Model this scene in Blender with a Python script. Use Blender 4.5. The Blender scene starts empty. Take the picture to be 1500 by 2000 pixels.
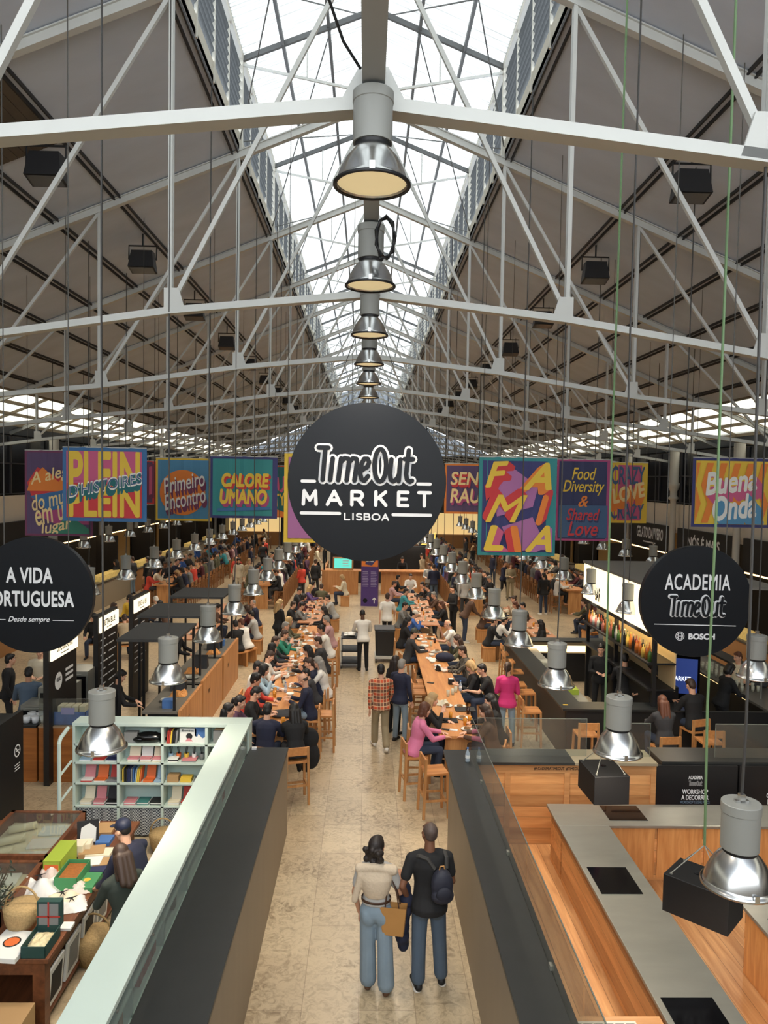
import bpy, math, random
from mathutils import Vector, Matrix, Euler
S = bpy.context.scene
C = S.collection
R = random.Random(7)
PI = math.pi

# ------------------------------------------------------------------ camera, sky, exposure
H, FPX = 5.6, 1440.0
def cam_axes(vx=717, vy=935, roll=1.0):
    Y = Vector((vx-750, 1000-vy, -FPX)).normalized()
    r = math.radians(roll)
    z = Vector((math.sin(r), math.cos(r), 0)); z.z = -(z.x*Y.x+z.y*Y.y)/Y.z; z.normalize()
    X = Y.cross(z)
    return Matrix((X, Y, z))
MC = cam_axes()
cd = bpy.data.cameras.new('camera'); cam = bpy.data.objects.new('camera', cd); C.objects.link(cam)
cam.matrix_world = Matrix.Translation((0, 0, H)) @ MC.to_4x4()
cd.sensor_fit = 'HORIZONTAL'; cd.sensor_width = 36; cd.lens = 36*FPX/1500; cd.clip_start = .05; cd.clip_end = 300
S.camera = cam
w = bpy.data.worlds.new('overcast_sky'); S.world = w; w.use_nodes = True
bg = w.node_tree.nodes['Background']; bg.inputs[0].default_value = (.93, .97, 1, 1); bg.inputs[1].default_value = 5.0
S.view_settings.view_transform = 'Standard'; S.view_settings.look = 'None'; S.view_settings.gamma = 1
S.view_settings.use_curve_mapping = False; S.view_settings.exposure = 0.58
cy = S.cycles
cy.max_bounces = 6; cy.diffuse_bounces = 3; cy.glossy_bounces = 3; cy.transmission_bounces = 4; cy.transparent_max_bounces = 10
cy.sample_clamp_indirect = 4; cy.caustics_reflective = False; cy.caustics_refractive = False
cy.use_adaptive_sampling = True; cy.adaptive_threshold = .03; cy.use_denoising = True
P_PEND, P_RIDGE = 66, 240            # pendant and ridge lamp watts
WARM = (1, .86, .68)

def portal(name, loc, rot, sx, sy):
    l = bpy.data.lights.new(name, 'AREA'); l.shape = 'RECTANGLE'; l.size = sx; l.size_y = sy
    l.cycles.is_portal = True
    o = bpy.data.objects.new(name, l); o.location = loc; o.rotation_euler = rot; C.objects.link(o)
portal('skylight_portal', (0, 37, 14.05), (0, 0, 0), 5.4, 74)
portal('roof_window_portal', (-13.3, 37, 7.75), (0, -.39, 0), 2.3, 74)
portal('roof_window_portal', (13.3, 37, 7.75), (0, .39, 0), 2.3, 74)

def at(px, py, z):                       # photo pixel -> point on the level z
    d = MC @ Vector((px-750, 1000-py, -FPX)); t = (z-H)/d.z
    return Vector((d.x*t, d.y*t, z))
def aty(px, py, y):                      # photo pixel -> point in the cross plane y
    d = MC @ Vector((px-750, 1000-py, -FPX)); t = y/d.y
    return Vector((d.x*t, y, H+d.z*t))

# ------------------------------------------------------------------ materials
MATS = {}
def srgb(c):
    return tuple(((v/255)/12.92 if v/255 <= .04045 else ((v/255+.055)/1.055)**2.4) for v in c)
def mat(name, col, rough=.6, metal=0.0, noise=0, nscale=6.0, emit=0, spec=.5, stretch=(1, 1, 1), bump=0, trans=0, alpha=1):
    """plain procedural surface; noise mottles the base colour"""
    if name in MATS: return MATS[name]
    m = bpy.data.materials.new(name); m.use_nodes = True; MATS[name] = m
    nt = m.node_tree; b = nt.nodes['Principled BSDF']
    c = srgb(col) if max(col) > 1.01 else col
    b.inputs['Base Color'].default_value = (*c, 1); b.inputs['Roughness'].default_value = rough; b.inputs['Metallic'].default_value = metal
    b.inputs['Specular IOR Level'].default_value = spec
    m.diffuse_color = (*c, 1)
    if noise or bump:
        tc = nt.nodes.new('ShaderNodeTexCoord'); mp = nt.nodes.new('ShaderNodeMapping'); mp.inputs['Scale'].default_value = stretch
        n = nt.nodes.new('ShaderNodeTexNoise'); n.inputs['Scale'].default_value = nscale; n.inputs['Detail'].default_value = 5
        nt.links.new(tc.outputs['Object'], mp.inputs[0]); nt.links.new(mp.outputs[0], n.inputs['Vector'])
        if noise:
            mx = nt.nodes.new('ShaderNodeMix'); mx.data_type = 'RGBA'
            mx.inputs[6].default_value = (*[v*(1-noise) for v in c], 1); mx.inputs[7].default_value = (*[min(1, v*(1+noise)) for v in c], 1)
            nt.links.new(n.outputs[0], mx.inputs[0]); nt.links.new(mx.outputs[2], b.inputs['Base Color'])
        if bump:
            bp = nt.nodes.new('ShaderNodeBump'); bp.inputs['Strength'].default_value = bump; bp.inputs['Distance'].default_value = .02
            nt.links.new(n.outputs[0], bp.inputs['Height']); nt.links.new(bp.outputs[0], b.inputs['Normal'])
    if emit:
        b.inputs['Emission Color'].default_value = (*c, 1); b.inputs['Emission Strength'].default_value = emit
    if trans: b.inputs['Transmission Weight'].default_value = trans
    if alpha < 1: b.inputs['Alpha'].default_value = alpha
    return m

def wood(name, c1, c2, scale=1.0, along=1, planks=0, rough=.45):
    if name in MATS: return MATS[name]
    m = bpy.data.materials.new(name); m.use_nodes = True; MATS[name] = m
    nt = m.node_tree; b = nt.nodes['Principled BSDF']; N = nt.nodes.new; L = nt.links.new
    tc = N('ShaderNodeTexCoord'); mp = N('ShaderNodeMapping')
    s = [9*scale]*3; s[along] = .9*scale; mp.inputs['Scale'].default_value = s
    n = N('ShaderNodeTexNoise'); n.inputs['Scale'].default_value = 1.6; n.inputs['Detail'].default_value = 6; n.inputs['Distortion'].default_value = .6
    L(tc.outputs['Object'], mp.inputs[0]); L(mp.outputs[0], n.inputs['Vector'])
    cr = N('ShaderNodeValToRGB'); cr.color_ramp.elements[0].position = .3; cr.color_ramp.elements[1].position = .7
    cr.color_ramp.elements[0].color = (*srgb(c1), 1); cr.color_ramp.elements[1].color = (*srgb(c2), 1)
    L(n.outputs[0], cr.inputs[0]); out = cr.outputs[0]
    if planks:
        sx = N('ShaderNodeSeparateXYZ'); L(tc.outputs['Object'], sx.inputs[0])
        oth = [2, 2, 0][along] if planks < 0 else [1, 0, 0][along]
        m1 = N('ShaderNodeMath'); m1.operation = 'DIVIDE'; m1.inputs[1].default_value = abs(planks); L(sx.outputs[oth], m1.inputs[0])
        fl = N('ShaderNodeMath'); fl.operation = 'FLOOR'; L(m1.outputs[0], fl.inputs[0])
        wn = N('ShaderNodeTexWhiteNoise'); wn.noise_dimensions = '1D'; L(fl.outputs[0], wn.inputs['W'])
        mr = N('ShaderNodeMapRange'); mr.inputs[3].default_value = .72; mr.inputs[4].default_value = 1.15; L(wn.outputs[0], mr.inputs[0])
        fr = N('ShaderNodeMath'); fr.operation = 'FRACT'; L(m1.outputs[0], fr.inputs[0])
        gt = N('ShaderNodeMath'); gt.operation = 'GREATER_THAN'; gt.inputs[1].default_value = .035; L(fr.outputs[0], gt.inputs[0])
        mr2 = N('ShaderNodeMapRange'); mr2.inputs[3].default_value = .45; mr2.inputs[4].default_value = 1; L(gt.outputs[0], mr2.inputs[0])
        mu = N('ShaderNodeMath'); mu.operation = 'MULTIPLY'; L(mr.outputs[0], mu.inputs[0]); L(mr2.outputs[0], mu.inputs[1])
        vm = N('ShaderNodeVectorMath'); vm.operation = 'SCALE'; L(out, vm.inputs[0]); L(mu.outputs[0], vm.inputs['Scale']); out = vm.outputs[0]
    L(out, b.inputs['Base Color']); b.inputs['Roughness'].default_value = rough
    return m

def pane_mat(name, tint, t0, t1, milk=.36):
    """translucent corrugated sheet: part clear, part milky, dirt streaks along the ribs"""
    m = bpy.data.materials.new(name); m.use_nodes = True; nt = m.node_tree; N = nt.nodes.new; L = nt.links.new
    nt.nodes.remove(nt.nodes['Principled BSDF']); out = nt.nodes['Material Output']
    tc = N('ShaderNodeTexCoord'); mp = N('ShaderNodeMapping'); mp.inputs['Scale'].default_value = (.5, 7, .5)
    n = N('ShaderNodeTexNoise'); n.inputs['Scale'].default_value = 1.5; n.inputs['Detail'].default_value = 6; n.inputs['Roughness'].default_value = .65
    L(tc.outputs['Object'], mp.inputs[0]); L(mp.outputs[0], n.inputs['Vector'])
    wv = N('ShaderNodeTexWave'); wv.bands_direction = 'Y'; wv.inputs['Scale'].default_value = 3.2; wv.inputs['Distortion'].default_value = .4
    L(tc.outputs['Object'], wv.inputs['Vector'])
    ad = N('ShaderNodeMath'); ad.operation = 'MULTIPLY_ADD'; ad.inputs[1].default_value = .35; L(wv.outputs['Fac'], ad.inputs[0]); L(n.outputs[0], ad.inputs[2])
    mr = N('ShaderNodeMapRange'); mr.inputs[1].default_value = .35; mr.inputs[2].default_value = .95; mr.inputs[3].default_value = t0; mr.inputs[4].default_value = t1
    L(ad.outputs[0], mr.inputs[0])
    vm = N('ShaderNodeVectorMath'); vm.operation = 'SCALE'; vm.inputs[0].default_value = tint; L(mr.outputs[0], vm.inputs['Scale'])
    tr = N('ShaderNodeBsdfTransparent'); L(vm.outputs[0], tr.inputs[0])
    tl = N('ShaderNodeBsdfTranslucent'); tl.inputs[0].default_value = (*[milk*v for v in tint], 1)
    mx = N('ShaderNodeMixShader'); mx.inputs[0].default_value = .25; L(tr.outputs[0], mx.inputs[1]); L(tl.outputs[0], mx.inputs[2])
    L(mx.outputs[0], out.inputs[0]); return m

def glass_mat(name, tint=(.9, .95, .93), refl=.08, haze=.06):
    m = bpy.data.materials.new(name); m.use_nodes = True; nt = m.node_tree; N = nt.nodes.new; L = nt.links.new
    nt.nodes.remove(nt.nodes['Principled BSDF']); out = nt.nodes['Material Output']
    tr = N('ShaderNodeBsdfTransparent'); tr.inputs[0].default_value = (*tint, 1)
    gl = N('ShaderNodeBsdfGlossy'); gl.inputs['Roughness'].default_value = .02
    lw = N('ShaderNodeLayerWeight'); pw = N('ShaderNodeMath'); pw.operation = 'POWER'; pw.inputs[1].default_value = 4; L(lw.outputs['Facing'], pw.inputs[0])
    ma = N('ShaderNodeMath'); ma.operation = 'MULTIPLY_ADD'; ma.inputs[1].default_value = .6; ma.inputs[2].default_value = refl; L(pw.outputs[0], ma.inputs[0])
    df = N('ShaderNodeBsdfDiffuse'); df.inputs[0].default_value = (.5, .52, .5, 1)
    m1 = N('ShaderNodeMixShader'); L(ma.outputs[0], m1.inputs[0]); L(tr.outputs[0], m1.inputs[1]); L(gl.outputs[0], m1.inputs[2])
    m2 = N('ShaderNodeMixShader'); m2.inputs[0].default_value = haze; L(m1.outputs[0], m2.inputs[1]); L(df.outputs[0], m2.inputs[2])
    L(m2.outputs[0], out.inputs[0]); return m

# ------------------------------------------------------------------ mesh building
class MB:
    def __init__(s): s.v = []; s.f = []; s.mi = []; s.cur = 0
    def add(s, vs, fs):
        o = len(s.v); s.v += [tuple(p) for p in vs]; s.f += [tuple(i+o for i in f) for f in fs]; s.mi += [s.cur]*len(fs); return s
    def box(s, x0, x1, y0, y1, z0, z1):
        return s.add([(x0,y0,z0),(x1,y0,z0),(x1,y1,z0),(x0,y1,z0),(x0,y0,z1),(x1,y0,z1),(x1,y1,z1),(x0,y1,z1)],
                     [(3,2,1,0),(4,5,6,7),(0,1,5,4),(1,2,6,5),(2,3,7,6),(3,0,4,7)])
    def cbox(s, c, sx, sy, sz, rz=0, m=None):
        q = m if m is not None else Matrix.Rotation(rz, 3, 'Z'); c = Vector(c); vs = []
        for z in (-sz/2, sz/2):
            for x, y in ((-1,-1),(1,-1),(1,1),(-1,1)): vs.append(c+q@Vector((x*sx/2, y*sy/2, z)))
        return s.add(vs, [(3,2,1,0),(4,5,6,7),(0,1,5,4),(1,2,6,5),(2,3,7,6),(3,0,4,7)])
    def bar(s, p, q, w, h, up=(0,0,1)):
        """rectangular bar from p to q, w across, h along 'up'"""
        p = Vector(p); q = Vector(q); d = (q-p).normalized(); u = Vector(up)
        if abs(d.dot(u)) > .98: u = Vector((0,1,0))
        sd = d.cross(u).normalized(); u = sd.cross(d).normalized(); vs = []
        for c in (p, q):
            for a, b in ((-1,-1),(1,-1),(1,1),(-1,1)): vs.append(c+sd*(a*w/2)+u*(b*h/2))
        return s.add(vs, [(0,1,2,3),(7,6,5,4),(0,4,5,1),(1,5,6,2),(2,6,7,3),(3,7,4,0)])
    def tube(s, pts, r, n=6, caps=True):
        pts = [Vector(p) for p in pts]; rs = r if isinstance(r, (list, tuple)) else [r]*len(pts); vs = []; fs = []; prev = None
        for i, p in enumerate(pts):
            d = (pts[min(i+1, len(pts)-1)]-pts[max(i-1, 0)]).normalized()
            if prev is None:
                a = d.cross(Vector((0,0,1)) if abs(d.z) < .9 else Vector((1,0,0))).normalized()
            else:
                a = (prev-d*prev.dot(d)).normalized()
            prev = a; b = d.cross(a)
            for k in range(n):
                t = 2*PI*k/n; vs.append(p+(a*math.cos(t)+b*math.sin(t))*rs[i])
        for i in range(len(pts)-1):
            for k in range(n):
                fs.append((i*n+k, i*n+(k+1)%n, (i+1)*n+(k+1)%n, (i+1)*n+k))
        if caps: fs += [tuple(range(n-1,-1,-1)), tuple((len(pts)-1)*n+k for k in range(n))]
        return s.add(vs, fs)
    def lathe(s, prof, c=(0,0,0), n=24, close=False):
        vs = []; fs = []; cx, cy_, cz = c
        for r, z in prof:
            for k in range(n): vs.append((cx+r*math.cos(2*PI*k/n), cy_+r*math.sin(2*PI*k/n), cz+z))
        for i in range(len(prof)-1):
            for k in range(n): fs.append((i*n+k, i*n+(k+1)%n, (i+1)*n+(k+1)%n, (i+1)*n+k))
        if close: fs += [tuple(range(n-1,-1,-1)), tuple((len(prof)-1)*n+k for k in range(n))]
        return s.add(vs, fs)
    def cyl(s, c, r, h, n=20, axis='Z'):
        b = MB().lathe([(r,0),(r,h)], (0,0,0), n, True); vs = []
        for x, y, z in b.v: vs.append((c[0]+x, c[1]+y, c[2]+z) if axis == 'Z' else ((c[0]+x, c[1]+z, c[2]-y) if axis == 'Y' else (c[0]+z, c[1]+x, c[2]+y)))
        return s.add(vs, b.f)
    def ell(s, c, rx, ry, rz, m=None, nu=12, nv=8):
        c = Vector(c); vs = [c+(m@Vector((0,0,-rz)) if m else Vector((0,0,-rz)))]; fs = []
        for j in range(1, nv):
            t = -PI/2+PI*j/nv
            for k in range(nu):
                a = 2*PI*k/nu; p = Vector((rx*math.cos(t)*math.cos(a), ry*math.cos(t)*math.sin(a), rz*math.sin(t))); vs.append(c+(m@p if m else p))
        p = Vector((0,0,rz)); vs.append(c+(m@p if m else p)); T = len(vs)-1
        for k in range(nu): fs.append((0, 1+(k+1)%nu, 1+k))
        for j in range(nv-2):
            for k in range(nu): fs.append((1+j*nu+k, 1+j*nu+(k+1)%nu, 1+(j+1)*nu+(k+1)%nu, 1+(j+1)*nu+k))
        for k in range(nu): fs.append((1+(nv-2)*nu+k, 1+(nv-2)*nu+(k+1)%nu, T))
        return s.add(vs, fs)
    def cap(s, p, q, r0, r1, n=10):
        """tapered capsule"""
        p = Vector(p); q = Vector(q); s.ell(p, r0, r0, r0, None, n, 6); s.ell(q, r1, r1, r1, None, n, 6)
        return s.tube([p, q], [r0, r1], n)
    def loft(s, rings, m, c0, n=20):
        """closed body through elliptic rings: (height, half width, half depth, forward shift), eased between rings"""
        rs = []; c0 = Vector(c0)
        for a, b in zip(rings[:-1], rings[1:]):
            for q in range(3):
                t = q/3; rs.append([u+(v-u)*t for u, v in zip(a, b)])
        rs.append(list(rings[-1])); vs = []; fs = []
        for z, rx, ry, sh in rs:
            for k in range(n):
                t = 2*PI*k/n; vs.append(c0+m@Vector((rx*math.cos(t), sh+ry*math.sin(t), z)))
        for i in range(len(rs)-1):
            for k in range(n): fs.append((i*n+k, i*n+(k+1)%n, (i+1)*n+(k+1)%n, (i+1)*n+k))
        fs += [tuple(range(n-1,-1,-1)), tuple((len(rs)-1)*n+k for k in range(n))]
        return s.add(vs, fs)
    def prism(s, poly, y0, y1):
        """polygon in x,z pushed along y"""
        n = len(poly); vs = [(x, y0, z) for x, z in poly]+[(x, y1, z) for x, z in poly]
        fs = [tuple(range(n)), tuple(range(2*n-1, n-1, -1))]+[(i, i+n, (i+1)%n+n, (i+1)%n) for i in range(n)]
        return s.add(vs, fs)
    def quad(s, a, b, c, d): return s.add([a, b, c, d], [(0,1,2,3)])
    def xf(s, m):
        s.v = [tuple(m@Vector(p)) for p in s.v]; return s
    def mesh(s, name, smooth=False):
        me = bpy.data.meshes.new(name); me.from_pydata(s.v, [], s.f); me.update()
        if any(s.mi): me.polygons.foreach_set('material_index', s.mi)
        if smooth: me.polygons.foreach_set('use_smooth', [True]*len(me.polygons))
        return me

def obj(name, geo, m=None, parent=None, smooth=False, loc=None, rot=None, bevel=0):
    me = geo if isinstance(geo, bpy.types.Mesh) else geo.mesh(name, smooth)
    o = bpy.data.objects.new(name, me); C.objects.link(o)
    if m is not None and not me.materials:
        for x in (m if isinstance(m, (list, tuple)) else [m]): me.materials.append(x)
    if parent: o.parent = parent
    if loc is not None: o.location = loc
    if rot is not None: o.rotation_euler = rot if isinstance(rot, (tuple, list)) else (0, 0, rot)
    if bevel:
        b = o.modifiers.new('edge', 'BEVEL'); b.width = bevel; b.segments = 2; b.limit_method = 'ANGLE'
    return o
def tag(o, label, cat, group=None):
    o['label'] = label; o['category'] = cat
    if group: o['group'] = group
    return o
def thing(name, label, cat, loc=(0,0,0), rz=0, group=None):
    o = bpy.data.objects.new(name, None); C.objects.link(o); o.empty_display_size = .1; o.location = loc
    o.rotation_euler = rz if isinstance(rz, (tuple, list)) else (0, 0, rz)
    return tag(o, label, cat, group)
def struct(name, geo, m, parent=None, smooth=False, **k):
    o = obj(name, geo, m, parent, smooth, **k)
    if not parent: o['kind'] = 'structure'
    return o
def dup(root, label, loc, rz=None, group=None):
    r = root.copy(); C.objects.link(r); r.location = loc
    if rz is not None: r.rotation_euler = rz if isinstance(rz, (tuple, list)) else (0, 0, rz)
    r['label'] = label
    if group: r['group'] = group
    for ch in list(root.children):
        c = ch.copy(); C.objects.link(c); c.parent = r
        for g in list(ch.children):
            d = g.copy(); C.objects.link(d); d.parent = c
    return r
ORD = ['nearest', 'second', 'third', 'fourth', 'fifth', 'sixth', 'seventh', 'eighth', 'ninth', 'tenth', 'eleventh', 'twelfth', 'thirteenth',
       'fourteenth', 'fifteenth', 'sixteenth', 'seventeenth', 'eighteenth', 'nineteenth', 'twentieth', 'twenty-first', 'twenty-second',
       'twenty-third', 'twenty-fourth', 'twenty-fifth', 'twenty-sixth', 'twenty-seventh', 'twenty-eighth']
def nth(i): return 'nearest the camera' if i == 0 else ORD[i]+' from the front'

# text: a filled font mesh in x,z fitted to a box; strokes: rounded monoline letters
def text_geo(txt, w_, h_, bold=0.0, shear=0.0, cx=0, cz=0, spacing=1.0, y=0, depth=0):
    cu = bpy.data.curves.new('t', 'FONT'); cu.body = txt; cu.shear = shear; cu.space_character = spacing
    cu.resolution_u = 4; cu.extrude = 0
    o = bpy.data.objects.new('t', cu); C.objects.link(o)
    dg = bpy.context.evaluated_depsgraph_get(); me = bpy.data.meshes.new_from_object(o.evaluated_get(dg))
    vs = [v.co.copy() for v in me.vertices]; fs = [tuple(p.vertices) for p in me.polygons]
    bpy.data.objects.remove(o); bpy.data.curves.remove(cu); bpy.data.meshes.remove(me)
    if not vs: return MB()
    x0 = min(v.x for v in vs); x1 = max(v.x for v in vs); y0 = min(v.y for v in vs); y1 = max(v.y for v in vs)
    sx = w_/(x1-x0); sy = h_/(y1-y0)
    g = MB(); b = max(0, bold); cp = [(0, 0)]+([(b*math.cos(a*PI/4), b*math.sin(a*PI/4)) for a in range(8)] if b else [])
    kx = w_/(x1-x0+2*b); kz = h_/(y1-y0+2*b)   # bold: the letters laid nine times, each a hair in front of the last
    for q, (dx, dz) in enumerate(cp): g.add([(cx+(v.x+dx-(x0+x1)/2)*kx, y-q*6e-5, cz+(v.y+dz-(y0+y1)/2)*kz) for v in vs], fs)
    return g
def arc(cx, cz, rx, rz, a0, a1, n=8):
    return [(cx+rx*math.cos(math.radians(a0+(a1-a0)*i/n)), cz+rz*math.sin(math.radians(a0+(a1-a0)*i/n))) for i in range(n+1)]
def stroke(mb, pts, r, y=0):
    """flat rounded line in the x,z plane; every piece lies a hair in front of the last"""
    y -= getattr(mb, 'off', 0)
    n = 10; o = getattr(mb, 'off', 0)
    for i, (x, z) in enumerate(pts):
        o += 5e-5; y -= 5e-5; mb.off = o
        mb.add([(x+r*math.cos(2*PI*k/n), y, z+r*math.sin(2*PI*k/n)) for k in range(n)], [tuple(range(n))])
        if i:
            y -= 5e-5; mb.off = o = o+5e-5; a, b = pts[i-1], (x, z); dx, dz = b[0]-a[0], b[1]-a[1]; l = math.hypot(dx, dz) or 1; nx, nz = -dz/l*r, dx/l*r
            mb.add([(a[0]+nx, y, a[1]+nz), (a[0]-nx, y, a[1]-nz), (b[0]-nx, y, b[1]-nz), (b[0]+nx, y, b[1]+nz)], [(0,1,2,3)])
    return mb
# ================================================================== building shell
D = 5.2                                  # truss bay
NT = 14; YEND = 75.4
def z_roof(x): return 13.44-.41*abs(x)
# stone floor
m = bpy.data.materials.new('limestone_floor'); m.use_nodes = True; MATS['floor'] = m
nt = m.node_tree; N = nt.nodes.new; L = nt.links.new; b = nt.nodes['Principled BSDF']
tc = N('ShaderNodeTexCoord')
br = N('ShaderNodeTexBrick'); br.inputs['Scale'].default_value = 1; br.inputs['Brick Width'].default_value = .9; br.inputs['Row Height'].default_value = .6
br.inputs['Mortar Size'].default_value = .004; br.offset = .37
br.inputs['Color1'].default_value = (*srgb((203,184,152)), 1); br.inputs['Color2'].default_value = (*srgb((186,166,136)), 1); br.inputs['Mortar'].default_value = (*srgb((158,138,112)), 1)
mp = N('ShaderNodeMapping'); mp.inputs['Rotation'].default_value = (0, 0, PI/2); L(tc.outputs['Object'], mp.inputs[0]); L(mp.outputs[0], br.inputs['Vector'])
n1 = N('ShaderNodeTexNoise'); n1.inputs['Scale'].default_value = 9; n1.inputs['Detail'].default_value = 9; n1.inputs['Roughness'].default_value = .68; n1.inputs['Distortion'].default_value = 1.4
L(tc.outputs['Object'], n1.inputs['Vector'])
cr = N('ShaderNodeValToRGB'); e = cr.color_ramp.elements; e[0].position = .36; e[0].color = (.36,.31,.26,1); e[1].position = .56; e[1].color = (1,1,1,1)
L(n1.outputs[0], cr.inputs[0])
n2 = N('ShaderNodeTexNoise'); n2.inputs['Scale'].default_value = 1.3; n2.inputs['Detail'].default_value = 3; L(tc.outputs['Object'], n2.inputs['Vector'])
cr2 = N('ShaderNodeValToRGB'); e = cr2.color_ramp.elements; e[0].position = .35; e[0].color = (.25,.25,.25,1); e[1].position = .65; e[1].color = (.85,.85,.85,1); L(n2.outputs[0], cr2.inputs[0])
mx = N('ShaderNodeMix'); mx.data_type = 'RGBA'; mx.blend_type = 'MULTIPLY'; L(cr2.outputs[0], mx.inputs[0]); L(br.outputs[0], mx.inputs[6]); L(cr.outputs[0], mx.inputs[7])
L(mx.outputs[2], b.inputs['Base Color']); b.inputs['Roughness'].default_value = .32
struct('floor', MB().quad((-15.5,-4,0),(15.5,-4,0),(15.5,YEND,0),(-15.5,YEND,0)), m)

GREY = mat('painted_steel', (194,195,190), .5, noise=.08, nscale=3)
DGREY = mat('dark_steel', (92,94,94), .55)
ROOF = mat('roof_panel', (192,200,213), .85, noise=.16, nscale=.7, stretch=(1,2.2,1))
BLK = mat('black_matte', (20,20,22), .5)
PURL = mat('purlin_dark', (48,46,46), .7)
PANE = pane_mat('skylight_sheet', (.97,1,.98), .02, .25)
PANEY = pane_mat('roof_window_sheet', (1,.94,.76), .04, .3)
X1 = 2.74; XS0, XS1 = 12.2, 14.4
for s, nm in ((-1, 'left'), (1, 'right')):
    g = MB()
    for a, c in ((X1, XS0), (XS1, 15.5)):
        g.box(0, 1, -4, YEND, 0, 1); k = len(g.v)-8
        g.v[k:] = [(s*a,-4,z_roof(a)),(s*c,-4,z_roof(c)),(s*c,YEND,z_roof(c)),(s*a,YEND,z_roof(a)),
                   (s*a,-4,z_roof(a)+.12),(s*c,-4,z_roof(c)+.12),(s*c,YEND,z_roof(c)+.12),(s*a,YEND,z_roof(a)+.12)]
    struct('ceiling', g, ROOF)['label'] = 'grey underside of the %s roof slope' % nm
    # low roof window strip with bars
    p = struct('window_'+('1' if s < 0 else '2'), MB().quad((s*XS0,-4,z_roof(XS0)+.06),(s*XS1,-4,z_roof(XS1)+.06),(s*XS1,YEND,z_roof(XS1)+.06),(s*XS0,YEND,z_roof(XS0)+.06)), PANEY)
    g = MB()
    for x in (XS0, XS0+.73, XS0+1.46, XS1): g.bar((s*x,-4,z_roof(x)), (s*x,YEND,z_roof(x)), .07, .12)
    for i in range(31): g.bar((s*XS0,i*2.6-2.6,z_roof(XS0)), (s*XS1,i*2.6-2.6,z_roof(XS1)), .05, .1)
    obj('window_frame', g, mat('timber_bar', (122,108,88), .7), p)
    # purlins: dark double lines under the slope
    for i in range(10):
        x = 1100*.003611+i*1.25 if i else 2.82
        if XS0-.2 < x < XS1+.2: continue
        g = MB()
        for dx in (-.055, .055): g.bar((s*(x+dx),-4,z_roof(x+dx)-.03), (s*(x+dx),YEND,z_roof(x+dx)-.03), .03, .06)
        struct('roof_purlin', g, PURL)
    # lantern: louvre wall and sloping glazed roof
    ZE, ZR = 14.19, 15.3
    lw = struct('window_'+('3' if s < 0 else '4'), MB().box(*sorted((s*X1, s*(X1+.03))), -4, YEND, z_roof(X1), z_roof(X1)+.35), mat('lantern_sill', (198,192,176), .7))
    g = MB()
    for i in range(15):
        g.bar((s*X1, i*D, z_roof(X1)), (s*X1, i*D, ZE), .12, .12)
        for q in range(1, 4): g.bar((s*X1, i*D+q*1.3, z_roof(X1)), (s*X1, i*D+q*1.3, ZE), .05, .05)
    g.bar((s*X1,-4,ZE), (s*X1,YEND,ZE), .14, .14)
    obj('window_frame', g, mat('lantern_paint', (205,202,190), .6), lw)
    g = MB()
    for q in range(9):
        z = z_roof(X1)+.42+q*.165
        g.add([(s*(X1-.02),-4,z+.12),(s*(X1+.1),-4,z-.02),(s*(X1+.1),YEND,z-.02),(s*(X1-.02),YEND,z+.12)], [(0,1,2,3)])
    obj('louvre_slats', g, pane_mat('louvre_sheet', (.9,.96,1), .0, .12, .2), lw)
    p = struct('window_'+('5' if s < 0 else '6'), MB().quad((0,-4,ZR),(0,YEND,ZR),(s*(X1+.25),YEND,ZE-.1),(s*(X1+.25),-4,ZE-.1)), PANE)
    g = MB()
    for x in (.94, 1.87): g.bar((s*x,-4,ZR-.405*x-.06), (s*x,YEND,ZR-.405*x-.06), .06, .1)
    for i in range(15): g.bar((0,i*D,ZR-.08), (s*X1,i*D,ZE-.05), .07, .1)
    obj('window_frame', g, DGREY, p)
struct('ceiling', MB().box(-.09,.09,-4,YEND,15.16,15.28), DGREY)['label'] = 'steel ridge beam of the skylight'

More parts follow.
